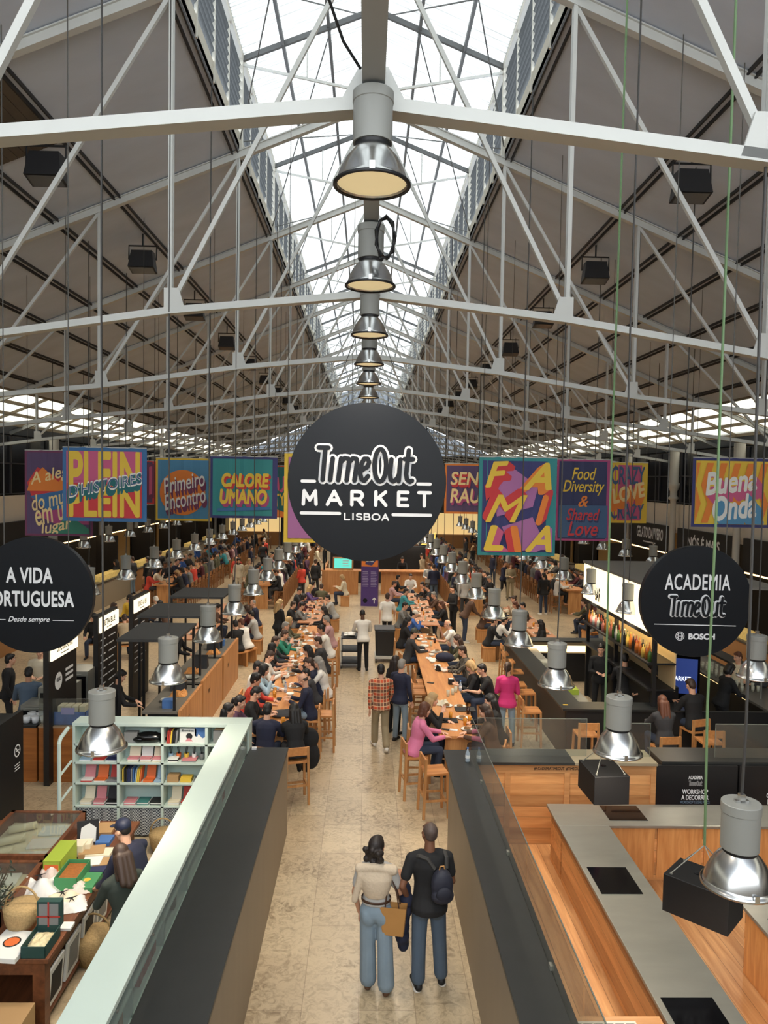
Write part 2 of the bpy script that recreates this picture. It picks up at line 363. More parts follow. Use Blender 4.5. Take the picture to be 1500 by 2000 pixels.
# trusses
NODES = [(0,8.17),(2.76,7.88),(5.6,7.44),(8.4,7.14),(11.5,6.75),(14.6,6.3)]
def truss(y, i, src=None):
    lab = 'pale grey steel roof truss across the hall, '+nth(i)
    if src: return dup(src, lab, (0, y, 0))
    t = thing('roof_truss', lab, 'roof truss', (0, y, 0), 0, 'roof trusses along the hall'); t['kind'] = 'structure'
    for s in (-1, 1):
        obj('top_chord', MB().bar((0,0,z_roof(0)-.1), (s*14.9,0,z_roof(14.9)-.1), .13, .13).bar((0,0,z_roof(0)-.03), (s*14.9,0,z_roof(14.9)-.03), .2, .02), GREY, t)
        g = MB()
        for a, c in zip(NODES[:-1], NODES[1:]): g.bar((s*a[0],0,a[1]), (s*c[0],0,c[1]), .11, .09).bar((s*a[0],0,a[1]-.045), (s*c[0],0,c[1]-.045), .15, .018)
        obj('bottom_chord', g, GREY, t)
        for k in range(1, 5):
            x, z = NODES[k]
            g = MB().bar((s*x,-.03,z), (s*x,-.03,z_roof(x)), .055, .05, (0,1,0)).bar((s*x,.03,z), (s*x,.03,z_roof(x)), .055, .05, (0,1,0))
            obj('post', g, GREY, t)
            xp = NODES[k-1][0]
            obj('diagonal', MB().bar((s*x,0,z+.06), (s*xp,0,z_roof(xp)-.15), .06, .06, (0,1,0)), GREY, t)
            obj('gusset_plate', MB().prism([(s*(x-.22),z-.03),(s*(x+.08),z-.03),(s*(x+.08),z+.3),(s*(x-.12),z+.3)], -.055, -.035), GREY, t)
        # little tie of the lantern
        obj('lantern_tie', MB().bar((s*X1,0,14.05), (0,0,13.55), .04, .05).bar((s*1.37,0,13.8), (s*1.37,0,14.65), .03, .03), GREY, t)
        obj('lantern_post', MB().bar((s*X1,0,12.2), (s*X1,0,14.15), .09, .09, (0,1,0)), GREY, t)
    obj('crown_plate', MB().prism([(-.26,8.12),(.26,8.12),(.1,8.42),(-.1,8.42)], -.02, .02), GREY, t)
    return t
T0 = truss(D, 0)
for i in range(1, NT): truss(D*(i+1), i, T0)
# wind bracing rods between trusses in the lantern and centre beam
struct('ceiling_beam', MB().box(-.075,.075,1,YEND,8.2,8.24).box(-.02,.02,1,YEND,8.24,8.38).box(-.075,.075,1,YEND,8.38,8.42), mat('centre_beam', (168,173,176), .5))
for i in range(10):
    g = MB()
    for s in (-1, 1): g.tube([(s*X1,D*(i+1),12.5), (s*.2,D*(i+2),15.1)], .014, 5).tube([(s*X1,D*(i+2),12.5), (s*.9,D*(i+1),14.8)], .014, 5)
    struct('ceiling_brace', g, DGREY)

# side walls
WHITE = mat('wall_white', (222,212,196), .85, noise=.05, nscale=2)
WDARK = mat('stall_dark', (30,28,27), .6)
XW = 12.7
for s, nm in ((-1, 'left'), (1, 'right')):
    def bx(g, a, c, y0, y1, z0, z1): return g.box(*sorted((s*a, s*c)), y0, y1, z0, z1)
    struct('wall_'+nm, bx(bx(MB(), 15.2, 15.5, -4, YEND, 0, 7.6), XW, XW+.2, -4, YEND, 3.6, 4.82), WHITE)
    struct('wall_'+nm+'_lower', bx(bx(MB(), XW+2, XW+2.1, -4, YEND, 0, 3.8), XW+.1, XW+2.1, -4, YEND, 3.7, 3.8), WDARK)
    wn = struct('window_'+('7' if s < 0 else '8'), bx(MB(), XW+.08, XW+.1, -4, YEND, 4.82, 6.9), mat('dark_glass', (26,29,38), .12))
    g = MB()
    for i in range(16):
        for q in (0, 1.5, 3.0): bx(g, XW+.02, XW+.12, i*D+q-.05+.7, i*D+q+.05+.7, 4.82, 6.9)
    bx(g, XW, XW+.14, -4, YEND, 4.78, 4.86); bx(g, XW+.02, XW+.12, -4, YEND, 5.9, 5.95)
    obj('window_frame', g, mat('window_bar', (52,52,56), .6), wn)
    # cast iron columns
    for i in range(15):
        y = 3.6+i*D
        g = MB().lathe([(.17,0),(.17,.3),(.125,.36),(.115,4.9),(.13,4.95),(.2,5.0),(.2,5.06),(.14,5.12),(.14,5.3),(.22,5.5),(.24,5.62),(.18,5.66),(.18,7.0)], (s*(XW-.28), y, 0), 14, True)
        c = obj('iron_column', g, mat('column_paint', (186,180,168), .55), smooth=True)
        tag(c, 'pale cast iron column along the %s wall, %s' % (nm, nth(i)), 'column', 'iron columns'); c['kind'] = 'structure'
# end wall with glazed gable
struct('wall_far', MB().box(-15.5,15.5,YEND,YEND+.2,0,8.0), mat('far_wall', (70,62,54), .8))
g = MB().prism([(-15.5,7.9),(15.5,7.9),(15.5,7.3),(X1,z_roof(X1)+.1),(-X1,z_roof(X1)+.1),(-15.5,7.3)], YEND+.1, YEND+.12)
p = struct('window_9', MB().prism([(-13,8.0),(13,8.0),(X1,z_roof(X1)),(X1,14.2),(0,15.3),(-X1,14.2),(-X1,z_roof(X1))], YEND, YEND+.02), pane_mat('gable_glass', (.9,.95,1), .15, .3))
g = MB()
for i in range(-26, 27):
    x = i*.5; zt = z_roof(x) if abs(x) > X1 else 15.3-.405*abs(x)
    if zt > 8.05: g.bar((x,YEND-.05,8.0), (x,YEND-.05,zt), .05 if i % 4 else .13, .06, (0,1,0))
for q in range(10):
    z = 8.0+q*.6; xm = min(13, (13.44-z)/.41) if z < 12.3 else X1
    g.bar((-xm,YEND-.05,z), (xm,YEND-.05,z), .06, .05)
obj('window_frame', g, mat('gable_bar', (70,72,76), .6), p)
struct('wall_back', MB().box(-15.5,15.5,-4.2,-4,0,6.0), mat('back_wall', (200,192,178), .85))
struct('window_10', MB().prism([(-13,6.0),(13,6.0),(13,8.0),(X1,z_roof(X1)),(X1,14.2),(0,15.3),(-X1,14.2),(-X1,z_roof(X1)),(-13,8.0)], -4.1, -4.08), pane_mat('back_fill_sheet', (1,1,1), .8, .95))  # unseen gable glazing, added to throw fill light on roof and trusses
struct('wall_back_side', MB().box(-15.5,-13,-4.2,-4,6,8).box(13,15.5,-4.2,-4,6,8), MATS['back_wall'])
portal('back_fill_portal', (0, -3.9, 8.9), (PI/2, 0, 0), 24, 6)
# open roof hatch with brown boards, floodlights under the slopes
h = thing('roof_hatch', 'open hatch with brown boards in the left roof slope', 'roof hatch', (0,0,0)); h['kind'] = 'structure'
def zr2(x, d): return z_roof(x)-d
g = MB()
for q in range(9):
    x0 = 5.3+q*.14
    g.add([(-x0,9.3,zr2(x0,.06)),(-x0-.13,9.3,zr2(x0+.13,.06)),(-x0-.13,12.9,zr2(x0+.13,.06)),(-x0,12.9,zr2(x0,.06)),(-x0,9.3,zr2(x0,.03)),(-x0-.13,9.3,zr2(x0+.13,.03)),(-x0-.13,12.9,zr2(x0+.13,.03)),(-x0,12.9,zr2(x0,.03))],
          [(3,2,1,0),(4,5,6,7),(0,1,5,4),(1,2,6,5),(2,3,7,6),(3,0,4,7)])
obj('boards', g, mat('hatch_board', (86,74,60), .8, noise=.25, nscale=4), h)
FL = None
for s in (-1, 1):
    for n in range(9):
        y = (n+2.5)*D-.6; x = s*5.34; z = z_roof(5.34)-.62
        lab = 'black floodlight under the %s roof slope, %s' % ('left' if s < 0 else 'right', nth(n))
        if FL is None:
            FL = thing('floodlight', lab, 'floodlight', (x,y,z), 0, 'floodlights under the roof')
            obj('lamp_box', MB().add([(-.3,-.12,-.2),(.3,-.12,-.2),(.3,.22,-.28),(-.3,.22,-.28),(-.24,-.05,.2),(.24,-.05,.2),(.24,.2,.2),(-.24,.2,.2)],
                [(3,2,1,0),(4,5,6,7),(0,1,5,4),(1,2,6,5),(2,3,7,6),(3,0,4,7)]), mat('floodlight_black', (34,34,36), .5), FL)
            obj('lens', MB().add([(-.26,-.1,-.215),(.26,-.1,-.215),(.26,.19,-.285),(-.26,.19,-.285)], [(3,2,1,0)]), mat('lens_grey', (90,92,92), .15), FL)
            obj('bracket', MB().tube([(-.32,.05,0),(-.32,.05,.32),(.32,.05,.32),(.32,.05,0)], .02, 6).tube([(0,.05,.32),(0,.05,.6)], .02, 6), BLK, FL)
        else: dup(FL, lab, (x,y,z))

# ================================================================== lamps
ALU = mat('brushed_aluminium', (214,215,214), .24, 1, noise=.12, nscale=2, stretch=(1,1,8))
HOUS = mat('lamp_housing', (142,143,138), .5)
LENS = mat('lamp_lens', (226,206,158), .4, emit=.42)
def lamp(kind, label, loc, group, src, cable, watts):
    """high bay lamp: housing, dome, rim, lens and its own light"""
    if src is None:
        t = thing('pendant_lamp' if kind else 'ridge_lamp', label, 'lamp', loc, 0, group)
        obj('housing', MB().lathe([(.0001,.6),(.132,.6)], n=28).lathe([(.132,.6),(.138,.594)], n=28).lathe([(.138,.594),(.138,.53)], n=28).lathe([(.138,.53),(.132,.526)], n=28).lathe([(.132,.526),(.132,.262)], n=28).lathe([(.132,.262),(.118,.26)], n=28), HOUS, t, True)
        obj('bracket', MB().box(-.05,.05,-.02,.02,.6,.615).box(-.02,.02,-.02,.02,.6,.66), ALU, t)
        obj('neck_ring', MB().lathe([(.128,.275),(.118,.25),(.118,.225),(.13,.215)], n=24), BLK, t, True)
        obj('dome', MB().lathe([(.118,.235),(.15,.2),(.185,.15),(.215,.09),(.235,.03),(.242,.005),(.256,0),(.256,-.012),(.24,-.012),(.228,.03),(.208,.09),(.178,.15),(.1,.2)], n=32), ALU, t, True)
        obj('rim', MB().lathe([(.256,.004),(.262,-.002),(.262,-.016),(.25,-.02),(.236,-.014)], n=32), BLK if not kind else ALU, t, True)
        obj('clip', MB().cbox((0,-.256,.02), .035, .02, .05), ALU, t)
        obj('lens', MB().lathe([(.0001,.008),(.236,.008)], n=28), LENS, t)
    else:
        t = src.copy(); C.objects.link(t); t.location = loc; t['label'] = label
        for ch in list(src.children):
            if ch.type == 'LIGHT' or ch.name.startswith('cable'): continue
            c = ch.copy(); C.objects.link(c); c.parent = t
    if cable:
        obj('cable', MB().tube([(0,0,.6),(.012,0,1.2),(-.008,0,(cable-.6)/2),(0,0,cable)], .011, 5), mat('cable_dark', (62,60,58), .6), t)
    l = bpy.data.lights.get('lamp_beam_'+str(watts))
    if l is None:
        l = bpy.data.lights.new('lamp_beam_'+str(watts), 'SPOT'); l.energy = watts; l.color = WARM; l.spot_size = math.radians(140); l.spot_blend = .7; l.shadow_soft_size = .15
    o = bpy.data.objects.new('lamp_beam', l); C.objects.link(o); o.parent = t; o.location = (0,0,-.03)
    return t
RL = None
for i in range(26):
    t = lamp(0, 'high bay lamp under the central roof beam, '+nth(i), (0, 5.05+2.6*i, 7.58), 'high bay lamps under the central beam', RL, 0, P_RIDGE)
    RL = RL or t
PL = None
for x, y0, n, z, nm in ((-2.76,7.75,16,2.72,'row left of the aisle'), (2.76,5.2,17,2.7,'row right of the aisle'), (-6.35,17.0,12,2.85,'second row left of the aisle'), (5.65,10.4,14,2.85,'second row right of the aisle'),
                        (-10.2,24.2,11,2.95,'outer left row by the stalls'), (9.5,21.5,12,2.95,'outer right row by the stalls')):
    for i in range(n):
        y = y0+2.6*i
        if y > 50: break
        t = lamp(1, 'silver dome pendant lamp, %s, %s' % (nm, nth(i)), (x, y, z), 'dome pendant lamps', PL, z_roof(x)-z, P_PEND)
        PL = PL or t
# ================================================================== hanging signs
INK = mat('sign_black', (20,23,28), .4, noise=.06, nscale=2, spec=.25)
PAPER = mat('sign_white', (228,230,232), .5)
SF = {'A': [[(0,0),(.5,1),(1,0)],[(.2,.33),(.8,.33)]], 'B': [[(0,0),(0,1),(.6,1)]+arc(.6,.76,.3,.24,90,-90)+[(0,.52)],[(.6,.52)]+arc(.65,.26,.35,.26,90,-90)+[(0,0)]],
      'E': [[(1,1),(0,1),(0,0),(1,0)],[(0,.5),(.85,.5)]], 'I': [[(.5,0),(.5,1)]], 'K': [[(0,0),(0,1)],[(.95,1),(.05,.42)],[(.35,.6),(1,0)]],
      'L': [[(0,1),(0,0),(1,0)]], 'M': [[(0,0),(.06,1),(.5,.3),(.94,1),(1,0)]], 'O': [arc(.5,.5,.5,.5,0,360,20)],
      'R': [[(0,0),(0,1),(.6,1)]+arc(.6,.72,.38,.28,90,-90)+[(0,.44)],[(.55,.44),(1,0)]], 'T': [[(0,1),(1,1)],[(.5,1),(.5,0)]],
      'S': [arc(.5,.74,.45,.26,30,270,10)+arc(.5,.25,.48,.25,90,-150,10)]}
def sf(mb, ch, x0, x1, z0, z1, r, y=0):
    for pl in SF[ch]: stroke(mb, [(x0+a*(x1-x0), z0+b*(z1-z0)) for a, b in pl], r, y)
LOGO = [[(518,80),(574,80)], [(557,80),(543,266)], [(600,140),(587,266)], [(648,140),(634,266)], [(645,165),(668,138),(692,142),(695,160),(682,266)], [(693,165),(716,138),(738,142),(741,160),(727,266)],
        [(766,208),(800,186),(812,160),(802,140),(782,140),(767,170),(760,225),(768,258),(784,268),(806,240)],
        [(876+34*math.cos(a*.3141593),176-94*math.sin(a*.3141593)) for a in range(21)], [(940,140),(932,225),(938,258),(955,268),(975,250),(986,225),(992,140)], [(986,225),(984,266)],
        [(1040,86),(1026,225),(1032,256),(1050,268),(1062,262)], [(1016,138),(1066,138)]]
def logo(mb, cx, cz, k, r, y):
    for pl in LOGO: stroke(mb, [(cx+(a-788)*k, cz-(b-176)*k) for a, b in pl], r*k, y)
def disc(name, label, px, py, rpx, Y, parts):
    c = aty(px, py, Y); k = Y/FPX; r = rpx*k
    t = thing(name, label, 'sign', c)
    obj('disc', MB().lathe([(r,-.05),(r+.004,-.045),(r+.004,.045),(r,.05)], n=72, close=True).xf(Matrix.Rotation(PI/2, 4, 'X')), INK, t)
    for s in (-1, 1):
        obj('hanging_rod', MB().tube([(s*r*.55,.02,r*.8), (0 if name == 'market_sign' else s*r*.55,.02,8.22-c.z if name == 'market_sign' else z_roof(c.x+s*r*.55)-c.z)], .007, 6), mat('rod_dark', (84,82,78), .6), t)
    for nm, m, fn in parts: obj(nm, fn(k), m, t)
    return t
def lower_ring(k):
    return MB()
def p_market(k):
    g = MB(); q = k/3; X = lambda v: (v-801)*q; Z = lambda v: (276-v)*q
    logo(g, X(788), Z(176), q, 26, -.056)
    for a, b, z in ((414,505,275),(1088,1178,281),(412,653,460),(946,1184,462)): stroke(g, [(X(a+9),Z(z)),(X(b-9),Z(z))], 9*q, -.056)
    for ch, a, b in zip('MARKET', (432,572,714,853,986,1104), (506,650,776,912,1040,1170)): sf(g, ch, X(a), X(b), Z(408), Z(331), 10*q, -.056)
    for ch, a, b in zip('LISBOA', (674,718,742,788,834,892), (702,726,774,820,878,928)): sf(g, ch, X(a), X(b), Z(495), Z(459), 4.5*q, -.056)
    return g
def p_market_in(k):
    g = MB(); q = k/3; logo(g, (788-801)*q, 100*q, q, 13.5, -.085); return g
disc('market_sign', 'huge round black sign with white market lettering above the aisle', 717, 942, 153.5, 10.8, [('lettering', PAPER, p_market), ('letter_core', INK, p_market_in)])
def p_acad(k):
    q = k/4.286; X = lambda v: (v-887)*q; Z = lambda v: (403-v)*q
    g = text_geo('ACADEMIA', 560*q, 138*q, .018, 0, X(892), Z(237), 1.08, -.056)
    logo(g, X(888), Z(440), q*.84, 25, -.056)
    stroke(g, [(X(533),Z(597)),(X(1227),Z(605))], 3.5*q, -.056)
    t2 = text_geo('BOSCH', 228*q, 54*q, .05, 0, X(942), Z(700), 1, -.056); g.add(t2.v, t2.f)
    for r in (36, 25): stroke(g, [(X(753)+r*q*math.cos(a*.3141593), Z(697)+r*q*math.sin(a*.3141593)) for a in range(21)], 2.6*q, -.056)
    stroke(g, [(X(739),Z(678)),(X(739),Z(716))], 2.6*q, -.056); stroke(g, [(X(767),Z(678)),(X(767),Z(716))], 2.6*q, -.056); stroke(g, [(X(739),Z(697)),(X(767),Z(697))], 2.6*q, -.056)
    return g
def p_acad_in(k):
    g = MB(); q = k/4.286; logo(g, q, (403-440)*q, q*.84, 13.5, -.085); return g
disc('academy_sign', 'round black sign with white academy lettering above the right bar', 1357, 1174, 110, 10.2, [('lettering', PAPER, p_acad), ('letter_core', INK, p_acad_in)])
def p_vida(k):
    q = k/3; X = lambda v: (v-210)*q; Z = lambda v: (933-v)*q
    g = text_geo('A VIDA', 268*q, 94*q, .03, 0, X(184), Z(818), 1.05, -.056)
    for t2 in (text_geo('PORTUGUESA', 510*q, 94*q, .03, 0, X(185), Z(955), 1.05, -.056), text_geo('Desde sempre', 238*q, 40*q, .01, .35, X(181), Z(1079), 1, -.056)): g.add(t2.v, t2.f)
    stroke(g, [(X(-70),Z(1078)),(X(45),Z(1078))], 1.8*q, -.056); stroke(g, [(X(318),Z(1080)),(X(437),Z(1080))], 1.8*q, -.056)
    return g
disc('shop_sign', 'round black sign with white shop lettering at the left edge', 70, 1161, 112.5, 10.0, [('lettering', PAPER, p_vida)])

# ================================================================== printed banners
def cl(name, c): return mat('print_'+name, c, .8, noise=.05, nscale=3)
BC = dict(purple=(92,74,106), plum=(118,62,92), blue=(64,110,158), pink=(196,92,130), red=(200,62,66), yellow=(226,190,70), teal=(58,138,140), teald=(40,104,108), orange=(226,130,58), sky=(84,140,176),
          white=(226,224,218), cream=(236,208,150), dblue=(62,64,112), navy=(58,62,96), magenta=(168,74,120), green=(60,124,104), lilac=(170,110,160), slate=(70,96,130))
BM = {k: cl(k, v) for k, v in BC.items()}
class Art:
    """flat layers of colour in pixel units about the banner centre"""
    def __init__(s, k, w_, h_): s.k = k; s.L = {}; s.y = -.02; s.w = w_/2-.02; s.h = h_/2-.02
    def cl(s, x, z, dy=0): return (max(-s.w, min(s.w, x)), s.y+dy, max(-s.h, min(s.h, z)))
    def g(s, c):
        s.y -= .0007
        return s.L.setdefault(c, MB())
    def poly(s, c, pts): s.g(c).add([s.cl(x*s.k, -z*s.k) for x, z in pts], [tuple(range(len(pts)))])
    def rect(s, c, x0, x1, z0, z1): s.poly(c, [(x0,z0),(x1,z0),(x1,z1),(x0,z1)])
    def disc(s, c, x, z, r, rz=None): s.poly(c, [(x+r*math.cos(a*PI/16), z+(rz or r)*math.sin(a*PI/16)) for a in range(32)])
    def text(s, c, t, x, z, w_, h_, bold=0, shear=0, rot=0, dx=0, dz=0):
        t2 = text_geo(t, w_*s.k, h_*s.k, bold, shear); g = s.g(c); ca, sa = math.cos(rot), math.sin(rot)
        g.add([s.cl((x+dx)*s.k+vx*ca-vz*sa, -(z+dz)*s.k+vx*sa+vz*ca, vy) for vx, vy, vz in t2.v], t2.f)
    def block(s, c, cs, t, x, z, w_, h_, ex, ez, bold=0, shear=0, rot=0, n=7):
        """letters standing out of the print: a printed solid side and the face"""
        for i in range(n, 0, -1): s.text(cs, t, x, z, w_, h_, bold, shear, rot, ex*i/n, ez*i/n)
        s.text(c, t, x, z, w_, h_, bold, shear, rot)
    def line(s, c, pts, r): stroke(s.g(c), [(x*s.k, -z*s.k) for x, z in pts], r*s.k, s.y)
def banner(label, x0, x1, y0, y1, Y, border, fill, art, bw=6, tilt=0):
    a = aty((x0+x1)/2, (y0+y1)/2, Y); k = Y/FPX; w_, h_ = (x1-x0)*k, (y1-y0)*k
    t = thing('banner', label, 'banner', a, tilt)
    def sheet(w2, h2, y, th=0):
        g = MB(); n = 16; vs = []; fs = []
        for i in range(n+1):
            x = -w2/2+w2*i/n; yy = y+.008*math.sin(i*1.3)+.004*math.sin(i*2.9)
            vs += [(x,yy,-h2/2),(x,yy,h2/2)]
        for i in range(n): fs.append((2*i,2*i+2,2*i+3,2*i+1))
        g.add(vs, fs)
        if th:
            m2 = len(vs); g.add([(p[0],p[1]+th,p[2]) for p in vs], [f[::-1] for f in fs])
            g.f += [(2*i,2*i+m2,2*i+2+m2,2*i+2) for i in range(n)]+[(2*i+1,2*i+3,2*i+3+m2,2*i+1+m2) for i in range(n)]+[(0,1,1+m2,m2),(2*n,2*n+m2,2*n+1+m2,2*n+1)]
            g.mi = [0]*len(g.f)
        return g
    obj('cloth', sheet(w_, h_, .0, .006), BM[border], t)
    obj('print', sheet(w_-2*bw*k, h_-2*bw*k, -.004), BM[fill], t)
    A = Art(k, w_-1.6*bw*k, h_-1.6*bw*k); art(A)
    for c, g in A.L.items(): obj('lettering', g, BM[c], t)['label'] = c+' printed shapes'
    obj('hem_rod', MB().tube([(-w_/2,.004,h_/2), (w_/2,.004,h_/2)], .012, 6), GREY, t)
    for s in (-1, 1): obj('cord', MB().tube([(s*w_*.46,.004,h_/2), (s*w_*.46,.004,z_roof(abs(a.x)+w_*.46)-a.z)], .006, 4), mat('cord', (70,66,62), .8), t)
    return t
def art_plein(A):
    A.rect('pink', -72, 72, -64, -8); A.rect('red', -72, 72, -2, 64)
    A.text('yellow', 'PLEIN', 0, -22, 136, 86, .03); A.text('yellow', 'PLEIN', 0, 32, 136, 62, .03)
    A.block('white', 'teald', "D'HISTOIRES", 2, 0, 146, 26, -4, 12, .03, .2, .2); A.text('slate', "D'HISTOIRES", 2, 0, 144, 20, 0, .2, .2)
def art_alegria(A):
    A.poly('red', [(-60,-20),(-40,-50),(0,-30),(60,-44),(64,10),(-50,12)]); A.poly('orange', [(-55,-22),(-30,-50),(0,-22),(30,-60),(60,-20),(60,-4),(-60,-4)])
    A.poly('blue', [(-54,6),(64,-16),(64,30),(-20,34)]); A.poly('magenta', [(-46,40),(64,18),(64,60),(-10,58)]); A.poly('green', [(-20,78),(20,40),(100,70),(100,88),(-10,86)])
    for t, x, z, w_ in (('A alegria', -4, -36, 104), ('do mundo', -2, 8, 104), ('em um', -6, 40, 80), ('lugar', -4, 66, 62)): A.text('cream', t, x, z, w_, 30, .012, .35, .25)
def art_primeiro(A):
    A.disc('orange', -2, 6, 44); A.block('white', 'plum', 'Primeiro', 0, -14, 82, 30, 3, 10, .01, .35, .22); A.block('white', 'plum', 'Encontro', 2, 18, 82, 30, 3, 10, .01, .35, .22)
def art_calore(A):
    A.block('yellow', 'red', 'CALORE', 3, -14, 92, 28, 4, 4, .05, .12); A.block('yellow', 'magenta', 'UMANO', 0, 18, 92, 30, 4, 6, .05, .12); A.line('blue', [(-48,44),(50,40)], 3)
def art_family(A):
    A.poly('lilac', [(-60,-60),(-10,-75),(40,-40),(30,0),(-40,20)]); A.poly('red', [(-66,-40),(-30,-80),(-20,-60),(-62,-10)]); A.poly('lilac', [(-30,40),(30,20),(60,80),(-10,92)])
    A.block('yellow', 'red', 'F', -42, -63, 50, 50, 13, 10, .03, .4, .1, 8); A.block('yellow', 'orange', 'A', 38, -60, 56, 54, -14, 9, .03, .35, 0, 8)
    A.block('yellow', 'red', 'M', -22, 4, 82, 54, -10, -12, .012, .4, 0, 8); A.block('orange', 'red', 'I', 48, 6, 26, 60, 10, -10, .06, .35, 0, 8)
    A.block('yellow', 'pink', 'L', -46, 62, 40, 50, 12, 10, .04, .25, 0, 8); A.block('orange', 'red', 'I', -2, 64, 24, 54, -12, 8, .06, -.2, 0, 8); A.block('yellow', 'lilac', 'A', 42, 62, 52, 52, 10, 10, .03, .35, 0, 8)
def art_food(A):
    A.poly('slate', [(-48,10),(48,10),(48,74),(-48,74)])
    for c, t, z, w_, h_ in (('yellow','Food',-52,48,24), ('yellow','Diversity',-24,82,30), ('orange','&',2,20,22), ('red','Shared',28,66,24), ('red','Love',56,60,28)):
        if c == 'red': A.text('navy', t, 2, z+4, w_, h_, .012, .3)
        A.text(c, t, 0, z, w_, h_, .012, .3)
def art_crazy(A):
    A.text('slate', 'CRAZY', 0, -34, 66, 36, .02); A.text('slate', 'CRAZY', 0, 36, 66, 30, .02); A.block('cream', 'orange', 'LOVE', 2, 0, 68, 30, -6, 16, .04, .2, .25)
def art_buena(A):
    for i in range(7):
        x = -80+i*27; A.poly('orange', [(x,-58),(x+13,-58),(x+2,-14),(x+16,22),(x+4,60),(x-9,60),(x+2,22),(x-11,-14)])
    A.block('white', 'pink', 'Buena', -6, -22, 104, 46, 14, 16, .03, .3, .12); A.text('yellow', 'Buena', -6, -18, 96, 30, -.005, .3, .12); A.text('white', 'Buena', -6, -23, 102, 40, .02, .3, .12)
    A.block('white', 'sky', 'Onda', 2, 28, 88, 50, 16, 16, .03, .3, .12); A.text('white', 'Onda', 2, 28, 86, 48, .02, .3, .12)
def art_sen(A):
    A.block('cream', 'red', 'SEN', -27, -20, 56, 26, 3, 5, .02, .15); A.block('cream', 'magenta', 'RAU', -25, 14, 60, 28, 3, 5, .02, .15)
def art_bars(A): A.poly('plum', [(-8,-30),(8,-34),(8,20),(-8,24)]); A.poly('pink', [(-3,-28),(5,-30),(5,18),(-3,20)])
def art_frag(A):
    A.poly('teald', [(-70,-50),(70,-50),(70,40),(-70,10)]); A.text('yellow', 'TY', 33, 16, 22, 24, .02, .2, .15); A.line('pink', [(28,-26),(30,-4),(36,0),(40,-8),(40,-28)], 2)
def art_fan(A):
    A.poly('lilac', [(-60,-80),(20,-80),(-10,80),(-60,80)]); A.block('cream', 'orange', 'FAMI', 20, -20, 90, 60, 10, 20, .05, .2, .15); A.block('cream', 'red', 'LIA', 30, 46, 60, 40, 8, 16, .05, .2, .3)
banner('purple banner with pale script lines half hidden behind a pink and red one', 50, 180, 881, 1046, 17.5, 'plum', 'purple', art_alegria, 4)
banner('blue edged pink and red banner with tall yellow letters', 124, 285, 875, 1018, 15.5, 'blue', 'pink', art_plein, 7)
banner('narrow showing plum and orange banner between the yellow lettered and blue ones', 230, 304, 900, 984, 26.0, 'red', 'purple', lambda A: (A.poly('plum', [(18,-36),(36,-36),(36,30),(18,34)]), A.poly('pink', [(24,-30),(30,-32),(30,22),(24,24)])), 3)
banner('yellow edged blue banner with white script over an orange disc', 305, 413, 895, 1017, 21.5, 'yellow', 'sky', art_primeiro, 4)
banner('purple edged teal banner with yellow block letters', 411, 541, 892, 1012, 18.5, 'dblue', 'teal', art_calore, 5)
banner('orange red banner mostly hidden beside the teal banner', 470, 558, 909, 1010, 27.0, 'red', 'orange', art_frag, 2)
banner('yellow edged purple banner partly hidden behind the huge round sign', 555, 690, 886, 1060, 15.0, 'yellow', 'purple', art_fan, 8)
banner('orange edged purple banner peeping out right of the huge round sign', 868, 1000, 906, 1004, 19.5, 'orange', 'purple', art_sen, 4)
banner('turquoise edged banner with large yellow and red tumbling block letters', 934, 1087, 893, 1086, 14.5, 'teal', 'dblue', art_family, 7)
banner('magenta edged purple banner with yellow and red script', 1086, 1192, 897, 1057, 18.0, 'magenta', 'navy', art_food, 4)
banner('yellow edged pink banner with slanted cream word', 1186, 1265, 903, 1022, 22.5, 'yellow', 'pink', art_crazy, 5)
banner('violet edged banner with orange and yellow waves and white script', 1350, 1512, 894, 1031, 16.0, 'dblue', 'yellow', art_buena, 6)

# loose cables by the central beam
tag(obj('cable_coil', MB().tube([(.14+.09*math.cos(a*.7)+.012*math.sin(a*2.3), 7.3+.05*math.sin(a*1.9), 7.95+.2*math.sin(a*.7)) for a in range(64)], .011, 5), BLK), 'coil of black cable hanging beside the second high bay lamp', 'cable')
tag(obj('loose_cable', MB().tube([(-.25,4.0,8.9),(-.27,4.3,8.75),(-.3,4.6,8.55),(-.2,4.9,8.42),(-.09,5.1,8.36)], .01, 5), BLK), 'loose black wire arching to the first high bay lamp', 'cable')
# ================================================================== the two aisle counters
SLATE = mat('counter_slate', (40,42,42), .38, noise=.22, nscale=5)
TAUPE = mat('counter_side', (138,124,106), .5, noise=.1, nscale=1.2, stretch=(1,4,.6))
OAK = wood('oak_front', (184,128,78), (212,156,102), 1, 0)
OAKV = wood('oak_table', (186,122,68), (212,150,92), .8, 1)
PINE = wood('pine_boards', (194,132,78), (224,166,108), .9, 0, -.17)
PINEY = wood('pine_side', (194,132,78), (224,166,108), .9, 1, -.17)
PINEF = wood('pine_deck', (180,124,76), (226,172,118), .8, 1, .19)
DARKWOOD = wood('walnut', (88,50,30), (126,76,46), 1, 1)
STEEL = mat('brushed_steel', (150,150,142), .34, .5, noise=.12, nscale=2.5, stretch=(1,3,1))
GLASS = glass_mat('clear_glass', (.86,.88,.85), .04, .04)
GLASST = glass_mat('cabinet_glass', (.93,.98,.97), .04, .16)
t = thing('aisle_counter', 'long black topped counter with taupe side left of the aisle', 'counter', (0,0,0))
obj('counter_side', MB().box(-1.74,-1.17,3.2,11.38,0,1.34), TAUPE, t)
obj('counter_top', MB().box(-1.76,-1.16,3.2,11.39,1.34,1.38), SLATE, t, bevel=.004)
t = thing('aisle_counter', 'long black topped counter with taupe side right of the aisle', 'counter', (0,0,0))
